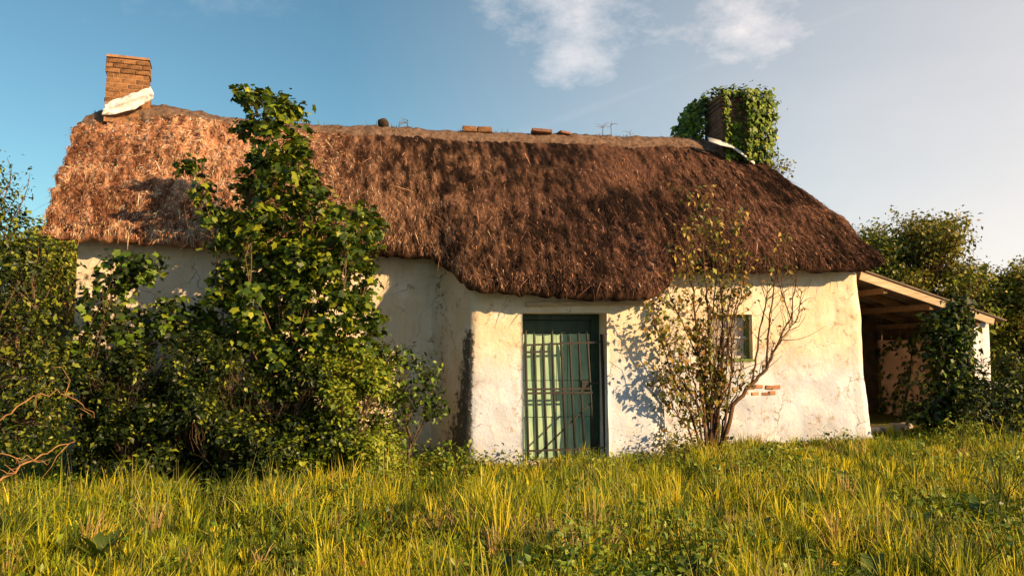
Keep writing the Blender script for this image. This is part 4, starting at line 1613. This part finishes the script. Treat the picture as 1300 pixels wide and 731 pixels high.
# wiry shrub in front of the right-hand window
def wiry_shrub():
    base_px = (903, 566)
    b = to_world(*hp(903, 560, -1.15))
    b.z = gz(b.x, b.y)
    o = thing('wiry_shrub', 'wiry multi-stemmed shrub with sparse browning leaves in front of the small window', 'shrub', tuple(b))
    base = np.array(b)
    V0 = -1.15
    def P(x, y, v=V0):
        return np.array(to_world(*hp(x, y, v)))
    stems = [
        ([(908, 560), (930, 515), (955, 487), (973, 468), (985, 440), (1003, 405), (1012, 352)], .024, -1.2),
        ([(973, 468), (975, 430), (978, 400), (985, 350), (1000, 295)], .012, -1.25),
        ([(955, 487), (960, 455), (968, 405), (975, 372), (1000, 345)], .011, -1.1),
        ([(904, 560), (905, 500), (900, 440), (898, 380), (893, 320), (893, 258)], .018, -1.2),
        ([(900, 560), (890, 500), (885, 430), (880, 370), (868, 320), (878, 290)], .016, -1.3),
        ([(907, 560), (915, 490), (918, 420), (915, 360), (925, 310), (938, 275)], .016, -1.1),
        ([(898, 560), (875, 520), (852, 475), (838, 430), (828, 400)], .013, -1.35),
        ([(896, 560), (880, 530), (862, 500), (848, 485)], .011, -1.4),
        ([(902, 560), (897, 510), (893, 450), (905, 400), (910, 330), (905, 285)], .013, -1.0),
        ([(910, 560), (922, 520), (930, 470), (928, 420), (940, 380), (950, 330)], .013, -1.15),
        ([(906, 560), (912, 530), (905, 480), (880, 440), (862, 400), (850, 375)], .012, -1.2),
        ([(899, 560), (886, 520), (880, 480), (872, 455)], .012, -1.3), ([(901, 560), (899, 520), (890, 480), (888, 440)], .012, -1.0),
        ([(906, 560), (910, 520), (920, 480), (925, 440)], .012, -1.3), ([(909, 560), (918, 535), (935, 500), (940, 460)], .011, -1.0),
        ([(894, 560), (872, 540), (855, 520), (845, 512)], .010, -1.3), ([(904, 560), (901, 515), (908, 470), (900, 430)], .012, -1.25),
        ([(1003, 405), (996, 380), (985, 350)], .006, -1.2), ([(985, 440), (1000, 420), (1012, 405), (1018, 370)], .006, -1.2),
    ]
    for q in range(9):
        xt, yt = rng.uniform(845, 955), rng.uniform(300, 470)
        xm = 903 + (xt - 903) * rng.uniform(.3, .55)
        stems.append(([(903 + rng.uniform(-8, 8), 560), ((903 + xm) / 2, 520), (xm, (560 + yt) / 2), (xm * .4 + xt * .6, yt * .7 + 168 * .99), (xt, yt)], rng.uniform(.008, .013), -1.15 + rng.uniform(-.25, .25)))
    tips = []
    for pts, r_, v in stems:
        w = []
        k = len(pts)
        for i, (x, y) in enumerate(pts):
            w.append(P(x, y, V0 + (v - V0) * i / (k - 1)))
        if pts[0][1] == 560:  # stems that rise from the root
            w[0] = base + np.array([(pts[0][0] - 903) * .012, rng.uniform(-.05, .05), -0.08])
        dense = []
        for i in range(k - 1):
            for t in np.linspace(0, 1, 4, endpoint=False):
                dense.append(w[i] * (1 - t) + w[i + 1] * t + rng.normal(0, .007, 3))
        dense.append(w[-1])
        mb = MB()
        mb.tube(dense, list(np.linspace(r_ * 1.35, .005, len(dense))), 6)
        # side twigs
        for _ in range(int(8 + len(dense) * .8)):
            i = random.randint(len(dense) // 3, len(dense) - 1)
            d = dense[i] - dense[max(i - 2, 0)]
            d = d / (np.linalg.norm(d) + 1e-6)
            e = dense[i] + (d * .6 + rng.normal(0, .55, 3) * np.array([1, .7, .7]) + np.array([0, 0, .5])) * random.uniform(.10, .34)
            mb.tube(curve_pts(dense[i], e, .12, 4), [.005, .004, .003, .0015], 4, False)
            tips.append((dense[i], e))
        mb.build('stem', M['shrub_bark'], o, True, offset=base)
    # leaves
    pos, nr = [], []
    for a, e in tips:
        px = 650 + F * (e[0] / e[1])
        dens = 6 if px < 915 else (4 if px < 960 else 1.0)
        if 985 < px:
            dens = .35
        if e[2] < 1.0 and px < 960:
            dens = 3.5
        for _ in range(rng.poisson(dens)):
            t = random.uniform(.3, 1.1)
            pos.append(a + (e - a) * t + rng.normal(0, .03, 3))
            nr.append(rng.normal(0, .6, 3) + np.array([.3, -.4, .5]))
    # leafy sprays
    for (x, y, s, n) in ((832, 402, 12, 30), (850, 385, 10, 18), (895, 260, 5, 10), (905, 300, 14, 16), (873, 335, 12, 26), (890, 365, 18, 45), (918, 345, 14, 22), (938, 285, 6, 10), (860, 430, 14, 22), (995, 300, 5, 6),
                         (865, 500, 16, 34), (885, 520, 18, 46), (925, 470, 18, 30), (905, 540, 16, 30), (895, 420, 22, 26), (905, 500, 20, 30), (868, 545, 14, 26)):
        for _ in range(int(n * 2.1)):
            pos.append(P(x + random.gauss(0, s), y + random.gauss(0, s), V0 + random.gauss(0, .12)))
            nr.append(rng.normal(0, .6, 3) + np.array([.3, -.4, .5]))
    pos, nr = np.array(pos), np.array(nr)
    kx = 650 + F * pos[:, 0] / pos[:, 1]
    kz = (pos[:, 2] - EYE) / pos[:, 1]
    at_window = (kx > 904) & (kx < 962) & (kz > -.03) & (kz < .045)      # the spray thins out before the window
    keep = ~at_window | (rng.random(len(pos)) < .2)
    pos, nr = pos[keep], nr[keep]
    n = len(pos)
    sz = .080 * rng.uniform(.45, 1.3, n)
    fr = leaf_frames(nr, n, .6)
    order = rng.permutation(n)
    mes = []
    for q in range(5):
        me = bpy.data.meshes.new('leaf')
        me.from_pydata(OVAL[0].tolist(), [], OVAL[1].tolist())
        a = me.attributes.new('col', 'FLOAT_COLOR', 'POINT')
        cq = np.ones((len(OVAL[0]), 4))
        cq[:, :3] = AUTUMN[q]
        a.data.foreach_set('color', cq.astype(np.float32).ravel())
        me.materials.append(M['leaf_part'])
        mes.append(me)
    for i in order[:240]:
        l = bpy.data.objects.new('leaf', random.choice(mes))
        COL.objects.link(l)
        l.parent = o
        f = fr[i] * sz[i]
        p = pos[i] - base
        l.matrix_local = Matrix([[f[0, 0], f[0, 1], f[0, 2], p[0]], [f[1, 0], f[1, 1], f[1, 2], p[1]], [f[2, 0], f[2, 1], f[2, 2], p[2]], [0, 0, 0, 1]])
    rest = order[240:]
    V, f, k = leaf_mesh(pos[rest] - base, None, sz[rest], OVAL, frames=fr[rest])
    tag(mesh_arrays('foliage', V, f, M['leaf'], o, np.repeat(palette(len(rest), AUTUMN), k, 0)), kind='stuff')


wiry_shrub()


# dry branches at the left edge
def dead_branch(label, pts, r_, twigs):
    w = [np.array(wp(*p)) for p in pts]
    o = thing('dead_branch', label, 'branch', tuple(w[0]), group='dry branches by the hawthorn')
    dense = []
    for i in range(len(w) - 1):
        for t in np.linspace(0, 1, 4, endpoint=False):
            dense.append(w[i] * (1 - t) + w[i + 1] * t + rng.normal(0, .013, 3))
    dense.append(w[-1])
    mb = MB()
    mb.tube(dense, list(np.linspace(r_, r_ * .3, len(dense))), 7)
    mb.build('limb', M['dead_wood'], o, True, offset=w[0])
    mb = MB()
    for _ in range(twigs):
        i = random.randint(1, len(dense) - 1)
        e = dense[i] + rng.normal(0, .16, 3) + np.array([.05, 0, .04])
        mb.tube(curve_pts(dense[i], e, .12, 4), [.006, .004, .003, .0015], 4, False)
    tag(mb.build('twigs', M['dead_wood'], o, True, offset=w[0]), kind='stuff')


dead_branch('arched bare orange twig reaching over the dark hawthorn foot', [(-20, 545, 7.6), (15, 522, 7.7), (40, 503, 7.8), (70, 499, 7.9), (98, 505, 8.0), (120, 530, 8.1)], .009, 5)
dead_branch('thicker bare orange branch rising from the grass beside the hawthorn', [(-25, 630, 7.4), (5, 608, 7.5), (35, 588, 7.6), (60, 573, 7.7), (95, 560, 7.9)], .014, 7)
dead_branch('thin bare twig lying below the arched twig', [(-20, 577, 7.3), (10, 578, 7.45), (40, 583, 7.6), (62, 588, 7.7)], .006, 4)


# ------------------------------------------------------------------ things on the roof
def on_ridge(x, dv=0.0):
    u = hp(x, 170, VR).x
    return u, VR + dv, float(ridge_z(u)) + 0.075


def roof_things():
    spec = [(487, 'dark rounded clod sitting on the ridge right of the sycamore tip', (0.17, 0.15, 0.12), 'clod'),
            ]
    u, v, z = on_ridge(487)
    o = thing('earth_clod', 'dark rounded clod sitting on the roof ridge beside the sycamore tip', 'clod', tuple(to_world(u, v, z)), THETA)
    n = 14
    ph, th = np.meshgrid(np.linspace(0, math.pi, 9), np.linspace(0, 2 * math.pi, n, endpoint=False), indexing='ij')
    P = np.stack([np.sin(ph) * np.cos(th) * .10, np.sin(ph) * np.sin(th) * .09, np.cos(ph) * .075 + .05], -1).reshape(-1, 3)
    P += .03 * fbm(P, 12, 2)[:, None] * norm(P)
    i = np.arange(8)[:, None] * n + np.arange(n)[None]
    j = np.arange(8)[:, None] * n + (np.arange(n)[None] + 1) % n
    f = np.stack([i, i + n, j + n, j], -1).reshape(-1, 4)
    mesh_arrays('clod', P, f, M['dark_clod'], o, smooth_sh=True)
    me = brick_mesh('loose_brick', .235, .12, .095, M['brick_old'])
    for k, (x, lab) in enumerate(((596, 'orange brick on the ridge, the one of the pair towards the earth clod'), (615, 'orange brick on the ridge, the one of the pair towards the ivied chimney'))):
        u, v, z = on_ridge(x)
        b = put('loose_brick', me, None, to_world(u, v - .02, z + .035), (0, R(1.5 * (1 - 2 * k)), THETA + R(4 * k - 2)))
        tag(b, lab, 'brick', 'bricks on the ridge')
    me2 = brick_mesh('broken_slab', .34, .16, .055, M['brick_dark'])
    u, v, z = on_ridge(687)
    tag(put('broken_slab', me2, None, to_world(u, v - .03, z + .02), (R(-10), R(3), THETA)), 'dark broken slab lying flat on the roof ridge past the brick pair', 'slab')
    me3 = brick_mesh('broken_slab', .2, .14, .04, M['brick_dark'])
    u, v, z = on_ridge(716)
    tag(put('broken_slab', me3, None, to_world(u, v - .02, z + .012), (R(-5), R(6), THETA + .3)), 'small thin slab fragment on the ridge next to the dark broken slab', 'slab')
    # dead weeds
    for x, h, lab in ((765, .2, 'dead weed on the ridge beside the taller umbel weed'), (776, .24, 'dead umbel weed standing on the roof ridge near the ivied chimney'), (508, .12, 'short dead weed on the ridge just past the clod'), (517, .16, 'thin dead stalk on the ridge between clod and brick pair'), (800, .1, 'tiny dead weed on the ridge nearest the ivied chimney')):
        u, v, z = on_ridge(x)
        p = to_world(u, v, z - .02)
        o = thing('dead_weed', lab, 'weed', tuple(p), group='dead weeds on the ridge')
        mb = MB()
        top = np.array([random.uniform(-.02, .02), 0, h])
        mb.tube([(0, 0, 0), top * .5, top], [.006, .005, .004], 4)
        mb.build('stalk', M['bark'], o)
        mb = MB()
        for _ in range(7 if h > .15 else 3):
            t = random.uniform(.6, 1)
            e = top * t + np.array([random.uniform(-.14, .14), random.uniform(-.06, .06), random.uniform(-.02, .05)])
            mb.tube([top * t, (top * t + e) / 2 + np.array([0, 0, .015]), e], [.004, .003, .0025], 3, False)
        mb.build('side_stalks', M['bark'], o)


ridge_moss()
roof_things()


def plastic_sheet():
    # torn sheet draped diagonally over the foot of the left chimney
    rows = [[(129, 148), (133, 138), (134, 132)], [(142, 147), (145, 135), (146, 127)], [(158, 143), (160, 129), (160, 121)], [(172, 138), (175, 123), (174, 117)],
            [(184, 133), (187, 118), (185, 112)], [(195, 127), (196, 120), (192, 113)]]
    VF = VR - 0.235
    ctrl = np.array([[list(hp(x, y, VF - (0.05 if k == 1 else 0.012) - 0.01 * i)) for k, (x, y) in enumerate(r_)] for i, r_ in enumerate(rows)])
    n1, n2 = 46, 20
    s1 = np.linspace(0, 5, n1)
    s2 = np.linspace(0, 2, n2)
    G = np.zeros((n1, n2, 3))
    for c in range(3):
        tmp = np.array([np.interp(s1, range(6), ctrl[:, k, c]) for k in range(3)])
        for i in range(n1):
            G[i, :, c] = np.interp(s2, range(3), tmp[:, i])
    Q = np.stack(np.meshgrid(s1 * 1.2, s2 * 3, indexing='ij') + [np.zeros((n1, n2))], -1).reshape(-1, 3)
    w = (vnoise(Q) * .028 + vnoise(Q * 2.3 + 4) * .014).reshape(n1, n2)
    G[..., 1] += w - .02
    G[..., 2] += vnoise(Q * 1.4 + 8).reshape(n1, n2) * .022
    V = to_world_np(G.reshape(-1, 3))
    base = V[0].copy()
    o = mesh_arrays('plastic_sheet', V - base, grid_faces(n1, n2), M['plastic'], None, None, True)
    o.location = base
    tag(o, 'torn white plastic sheet wrapped diagonally round the foot of the orange chimney', 'sheet')
    m = o.modifiers.new('solid', 'SOLIDIFY')
    m.thickness = 0.006


plastic_sheet()


# rubble inside the shed mouth
def rubble():
    for (x, y, v, s, lab) in ((1108, 531, .7, (.22, .16, .10), 'pale rubble block nearest the cottage corner'), (1122, 534, .75, (.26, .15, .09), 'flat pale rubble block in the middle of the shed mouth row'),
                              (1136, 536, .7, (.14, .12, .13), 'small upright pale rubble block beside the shed ivy'), (1150, 540, .8, (.2, .14, .08), 'brownish rubble block under the shed ivy')):
        p = to_world(*hp(x, y, v))
        me = brick_mesh('rubble_block', *s, M['rubble'])
        tag(put('rubble_block', me, None, (p.x, p.y, gz(p.x, p.y) + s[2] * .45), (R(random.uniform(-8, 8)), R(random.uniform(-6, 6)), random.uniform(-.6, .6))), lab, 'block', 'rubble in the shed mouth')


rubble()


# ------------------------------------------------------------------ grass
def in_house(X, Y, m=0.0):
    u = (X - HOUSE.x) * math.cos(THETA) + (Y - HOUSE.y) * math.sin(THETA)
    v = -(X - HOUSE.x) * math.sin(THETA) + (Y - HOUSE.y) * math.cos(THETA)
    main = (u > UL - .05 - m) & (u < UR_ + .1 + m) & (v > -0.06 - m) & (v < 3.9)
    por = (u > -0.72 - m) & (u < UPR + .08 + m) & (v > VP - .08 - m) & (v < 0.2)
    sh = (u > UR_) & (u < UR_ + 2.9) & (v > 0.7) & (v < 3.9)
    return main | por | sh


def blades(name, n, ydist, hmin, hmax, wid, cols, lean=0.35, dens_scale=0.9, thresh=-2.0, patch=None, segs=3):
    Y = ydist(n)
    X = rng.uniform(-1, 1, n) * (0.72 * Y + 2.6)
    P0 = np.stack([X, Y, np.zeros(n)], 1)
    d = fbm(P0, dens_scale, 3)
    keep = (d + rng.normal(0, .3, n) > thresh) & ~in_house(X, Y)
    if patch is not None:
        keep &= patch(X, Y)
    X, Y, P0, d = X[keep], Y[keep], P0[keep], d[keep]
    n = len(X)
    Z = ground_z(X, Y)
    tuft = vnoise(P0, 2.2)
    near = 1 - .45 * np.exp(-((np.clip(Y - .14 * X, 0, 10) - 10) / .9) ** 2)
    h = (hmin + (hmax - hmin) * rng.beta(1.5, 3.4, n)) * np.clip(.75 + .6 * tuft + .3 * d, .25, 1.7) * near
    a = rng.uniform(0, 2 * math.pi, n) * .75 + 2.2 * vnoise(P0, 1.1)
    ln = np.abs(rng.normal(0, lean, n)) + .06
    dx, dy = np.cos(a), np.sin(a)
    wv = wid * rng.uniform(.6, 1.4, n)
    yaw = rng.uniform(-.9, .9, n)
    wx, wy = np.cos(yaw) * wv, np.sin(yaw) * wv
    rows = []
    for k in range(segs):
        t = k / segs
        bx, by, bz = X + dx * ln * h * t ** 1.8, Y + dy * ln * h * t ** 1.8, Z - .02 + h * t * (1 - .25 * ln * t)
        s = 1 - .55 * t
        rows.append(np.stack([bx - wx * s, by - wy * s, bz], 1))
        rows.append(np.stack([bx + wx * s, by + wy * s, bz], 1))
    rows.append(np.stack([X + dx * ln * h, Y + dy * ln * h, Z - .02 + h * (1 - .25 * ln)], 1))
    V = np.stack(rows, 1)
    m = V.shape[1]
    b = np.arange(n)[:, None] * m
    qs = [b + np.array([[2 * k, 2 * k + 1, 2 * k + 3, 2 * k + 2]]) for k in range(segs - 1)]
    tr = b + np.array([[m - 3, m - 2, m - 1]])
    dry = np.clip(.5 + .6 * fbm(P0 + 40, .8, 3), 0, 1)
    c = palette(n, cols, None, .3)
    gp = np.clip(.5 + .7 * fbm(P0 + 90, .55, 3), 0, 1)[:, None]
    c = c * (gp * np.array([1.18, 1.08, 1.0]) + (1 - gp) * np.array([.62, .78, .9]))
    brown = np.array([0.34, 0.23, 0.075])
    k = (np.clip(dry - .5, 0, 1) * rng.random(n) * .8)[:, None]
    c = c * (1 - k) + brown * k
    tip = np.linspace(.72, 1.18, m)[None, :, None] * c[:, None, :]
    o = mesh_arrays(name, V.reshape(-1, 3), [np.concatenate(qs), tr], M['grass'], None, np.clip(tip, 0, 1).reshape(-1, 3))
    return o


GRASS = [(0.33, 0.325, 0.010), (0.20, 0.23, 0.009), (0.48, 0.42, 0.014), (0.06, 0.08, 0.006), (0.50, 0.415, 0.028)]
yd = lambda n: 3.6 + 9.4 * rng.random(n) ** 0.85
g1 = blades('grass', 170000, yd, .05, .30, .0055, GRASS, .55, thresh=-1.3)
tag(g1, 'long yellow green meadow grass in front of the cottage', 'grass', kind='stuff')
g2 = blades('tall_grass', 24000, lambda n: 4.2 + 7.2 * rng.random(n), .25, .62, .0036, GRASS[:3] + [(0.34, 0.27, 0.08)], .28, 1.3, -.1)
tag(g2, 'taller seeding grass stems scattered through the meadow', 'grass', kind='stuff')


def tussocks():
    nc = 6600
    Yc = 3.8 + 8.6 * rng.random(nc) ** .85
    Xc = rng.uniform(-1, 1, nc) * (.72 * Yc + 2.2)
    Pc = np.stack([Xc, Yc, np.zeros(nc)], 1)
    ok = ~in_house(Xc, Yc, .08) & (fbm(Pc + 13, .9, 3) + rng.normal(0, .35, nc) > -.45)
    Xc, Yc, Pc = Xc[ok], Yc[ok], Pc[ok]
    nc = len(Xc)
    per = 26
    hc = (.13 + .40 * rng.beta(1.3, 2.9, nc)) * np.clip(.85 + .45 * vnoise(Pc, 1.3), .4, 1.4)
    near = 1 - .35 * np.exp(-((np.clip(Yc - .14 * Xc, 0, 10) - 10) / .9) ** 2)
    hc = hc * near
    colc = palette(nc, GRASS + [(0.10, 0.15, 0.012), (0.06, 0.095, 0.010)], None, .25)
    dr = rng.random(nc) < .05
    colc[dr] = np.array([.40, .27, .11]) * rng.uniform(.7, 1.15, (dr.sum(), 1))
    n = nc * per
    i = np.repeat(np.arange(nc), per)
    a = rng.uniform(0, 2 * math.pi, n)
    rr = np.abs(rng.normal(0, .035, n))
    X, Y = Xc[i] + np.cos(a) * rr, Yc[i] + np.sin(a) * rr
    Z = ground_z(X, Y) - .02
    h = hc[i] * rng.uniform(.45, 1.15, n)
    out = np.abs(rng.normal(.32, .22, n))
    wv = .0048 * rng.uniform(.6, 1.4, n)
    dx, dy = np.cos(a), np.sin(a)
    yaw = rng.uniform(-.9, .9, n)
    wx, wy = np.cos(yaw) * wv, np.sin(yaw) * wv
    rows = []
    for t in (0, .38, .72):
        s = 1 - .5 * t
        bx, by, bz = X + dx * out * h * t ** 1.7, Y + dy * out * h * t ** 1.7, Z + h * t * (1 - .3 * out * t)
        rows += [np.stack([bx - wx * s, by - wy * s, bz], 1), np.stack([bx + wx * s, by + wy * s, bz], 1)]
    rows.append(np.stack([X + dx * out * h, Y + dy * out * h, Z + h * (1 - .38 * out)], 1))
    V = np.stack(rows, 1)
    b = np.arange(n)[:, None] * 7
    q = np.concatenate([b + np.array([[0, 1, 3, 2]]), b + np.array([[2, 3, 5, 4]])])
    tr = b + np.array([[4, 5, 6]])
    c = colc[i] * rng.uniform(.75, 1.25, (n, 1))
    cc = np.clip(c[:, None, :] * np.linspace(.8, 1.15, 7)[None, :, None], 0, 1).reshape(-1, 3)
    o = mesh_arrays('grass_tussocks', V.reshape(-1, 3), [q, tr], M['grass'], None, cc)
    tag(o, 'arching yellow green grass tussocks standing through the meadow', 'grass', kind='stuff')


tussocks()


def dry_patch(X, Y):
    r_ = np.zeros_like(X, bool)
    for (x, y, rx) in ((640, 690, .55), (700, 705, .6), (545, 690, .3), (1180, 700, .4), (860, 670, .35), (375, 610, .3), (30, 700, .3)):
        d = pix_dir(x, y)
        k = -EYE / d.z
        cx, cy = d.x * k, d.y * k
        r_ |= ((X - cx) / rx) ** 2 + ((Y - cy) / (rx * .8)) ** 2 < 1
    return r_


g3 = blades('dry_grass', 160000, lambda n: 4 + 6 * rng.random(n), .08, .32, .0042, [(0.46, 0.29, 0.15), (0.34, 0.22, 0.10), (0.5, 0.34, 0.18)], .9, .9, -3, dry_patch)
tag(g3, 'patches of pale dead flattened grass in the meadow', 'grass', kind='stuff')
g4 = blades('far_grass', 60000, lambda n: 12.0 + 22 * rng.random(n) ** 1.4, .25, .6, .011, GRASS, .3, .9, -3, None, 2)
tag(g4, 'rough sunlit grass on the rising ground behind the cottage', 'grass', kind='stuff')


# low leafy weeds woven through the grass
def leafy_weeds():
    n = 60000
    Y = 3.9 + 6.9 * rng.random(n)
    X = rng.uniform(-1, 1, n) * (.68 * Y + .6)
    P0 = np.stack([X, Y, np.zeros(n)], 1)
    keep = (fbm(P0 + 7, .9, 3) + rng.normal(0, .25, n) > .05) & ~in_house(X, Y)
    X, Y, P0 = X[keep], Y[keep], P0[keep]
    n = len(X)
    z = ground_z(X, Y) + .03 + .24 * rng.beta(1.5, 2, n) * np.clip(.8 + .6 * vnoise(P0, 2.2), .3, 1.5)
    V, f, k = leaf_mesh(np.stack([X, Y, z], 1), rng.normal(0, .45, (n, 3)) + np.array([0, -.15, .8]), .048 * rng.uniform(.4, 1.6, n), OVAL, .1)
    o = mesh_arrays('ground_weeds', V, f, M['leaf'], None, np.repeat(palette(n, YELLOWS[:3] + GREENS), k, 0))
    tag(o, 'low broad-leaved weeds woven through the meadow grass', 'weeds', kind='stuff')


leafy_weeds()


# broad-leaved weeds
def dock(label, x, y, n, L, cols, dark=False):
    d = pix_dir(x, y)
    k = -EYE / d.z
    bx, by = d.x * k, d.y * k
    bz = gz(bx, by)
    o = thing('dock_plant', label, 'plant', (bx, by, bz), group='broad-leaved docks in the meadow')
    for q in range(n):
        a = rng.uniform(0, 2 * math.pi)
        l = L * rng.uniform(.6, 1.15)
        lift = rng.uniform(.65, 1.25)
        w = l * .16
        rows = []
        for i in range(6):
            t = i / 5
            r_ = l * (math.cos(lift) * t + .15 * t * t)
            z = l * (math.sin(lift) * t - .22 * t ** 3)
            ww = w * (math.sin(math.pi * (0.08 + .92 * t) ** 0.8) + .05)
            ca, sa = math.cos(a), math.sin(a)
            for s, up in ((-1, .25), (0, 0), (1, .25)):
                rows.append((ca * r_ - sa * ww * s, sa * r_ + ca * ww * s, z + ww * up * abs(s) + .01 * math.sin(9 * t + q)))
        c = np.repeat(palette(1, cols), 18, 0)
        mesh_arrays('leaf', np.array(rows), grid_faces(6, 3), M['leaf'], o, c, True)
    mb = MB()
    mb.tube([(0, 0, -.03), (0, 0, .05)], [.012, .006], 6)
    mb.build('crown', M['leaf_crown'], o)


M['leaf_crown'] = simple_mat('leaf_crown', (0.05, 0.07, 0.015), (0.12, 0.12, 0.03), 20)
DOCKG = [(0.07, 0.11, 0.016), (0.10, 0.14, 0.02), (0.05, 0.085, 0.014)]
for args in (('dock with dark upright leaves in front of the dead grass patch', 650, 752, 8, .34), ('broad dock half hidden in the grass before the dry branches', 125, 722, 8, .30), ('dark dock in the shaded grass before the shed', 1160, 690, 7, .32),
             ('dark dock in the grass below the bramble bush by the shed', 1243, 672, 6, .30), ('dock with pale leaves in front of the sycamore', 235, 655, 7, .28), ('dock with broad leaves below the wiry shrub', 868, 745, 6, .28), ('dock in front of the barred door', 722, 740, 6, .26),
             ('small dock in the bright grass before the porch corner bush', 560, 700, 5, .24), ('dock with several broad leaves between the dandelion and the shed dock', 1105, 735, 7, .30),
             ('leaning dock in the grass between the dandelion and the wiry shrub', 960, 700, 6, .26), ('broad pale dock below the elder bush', 480, 668, 6, .26)):
    dock(*args, DOCKG)


def flower(label, x, y, col, h, big):
    d = pix_dir(x, y)
    # blossom height above the ground fixes the distance
    k = (h + 0.0 - EYE) / d.z
    bx, by = d.x * k, d.y * k
    bz = gz(bx, by)
    o = thing('wild_flower', label, 'flower', (bx, by, bz))
    z = h - bz
    mb = MB()
    mb.tube([(0.01, 0, -.03), (-.01, 0, z * .5), (0, 0, z)], [.003, .003, .0025], 5)
    mb.build('stalk', M['leaf_crown'], o)
    for r_, np_ in ((1.0, 16), (.65, 11)):
        for q in range(np_):
            a = 2 * math.pi * q / np_ + r_
            l = big * r_
            w = big * .16
            ca, sa = math.cos(a), math.sin(a)
            V = np.array([(0, 0, z), (ca * l * .6 - sa * w, sa * l * .6 + ca * w, z + .012 + .02 * (1 - r_)), (ca * l, sa * l, z + .004 + .03 * (1 - r_)), (ca * l * .6 + sa * w, sa * l * .6 - ca * w, z + .012 + .02 * (1 - r_))])
            mesh_arrays('petal', V, np.array([[0, 3, 2, 1]]), col, o)


M['yellow_petal'] = simple_mat('yellow_petal', (0.75, 0.48, 0.02), (0.85, 0.58, 0.04), 30, .7)
M['white_petal'] = simple_mat('white_petal', (0.7, 0.68, 0.62), (0.8, 0.78, 0.74), 30, .7)
M['orange_petal'] = simple_mat('orange_petal', (0.75, 0.14, 0.05), (0.85, 0.25, 0.08), 30, .7)
flower('yellow dandelion flower in the meadow grass', 1061, 717, M['yellow_petal'], .30, .030)
flower('small white wild flower in the grass before the barred door', 744, 641, M['white_petal'], .30, .016)
flower('small white wild flower in the shaded grass before the shed', 1271, 640, M['white_petal'], .30, .022)
flower('orange red wild flower in the meadow grass', 461, 716, M['orange_petal'], .30, .020)
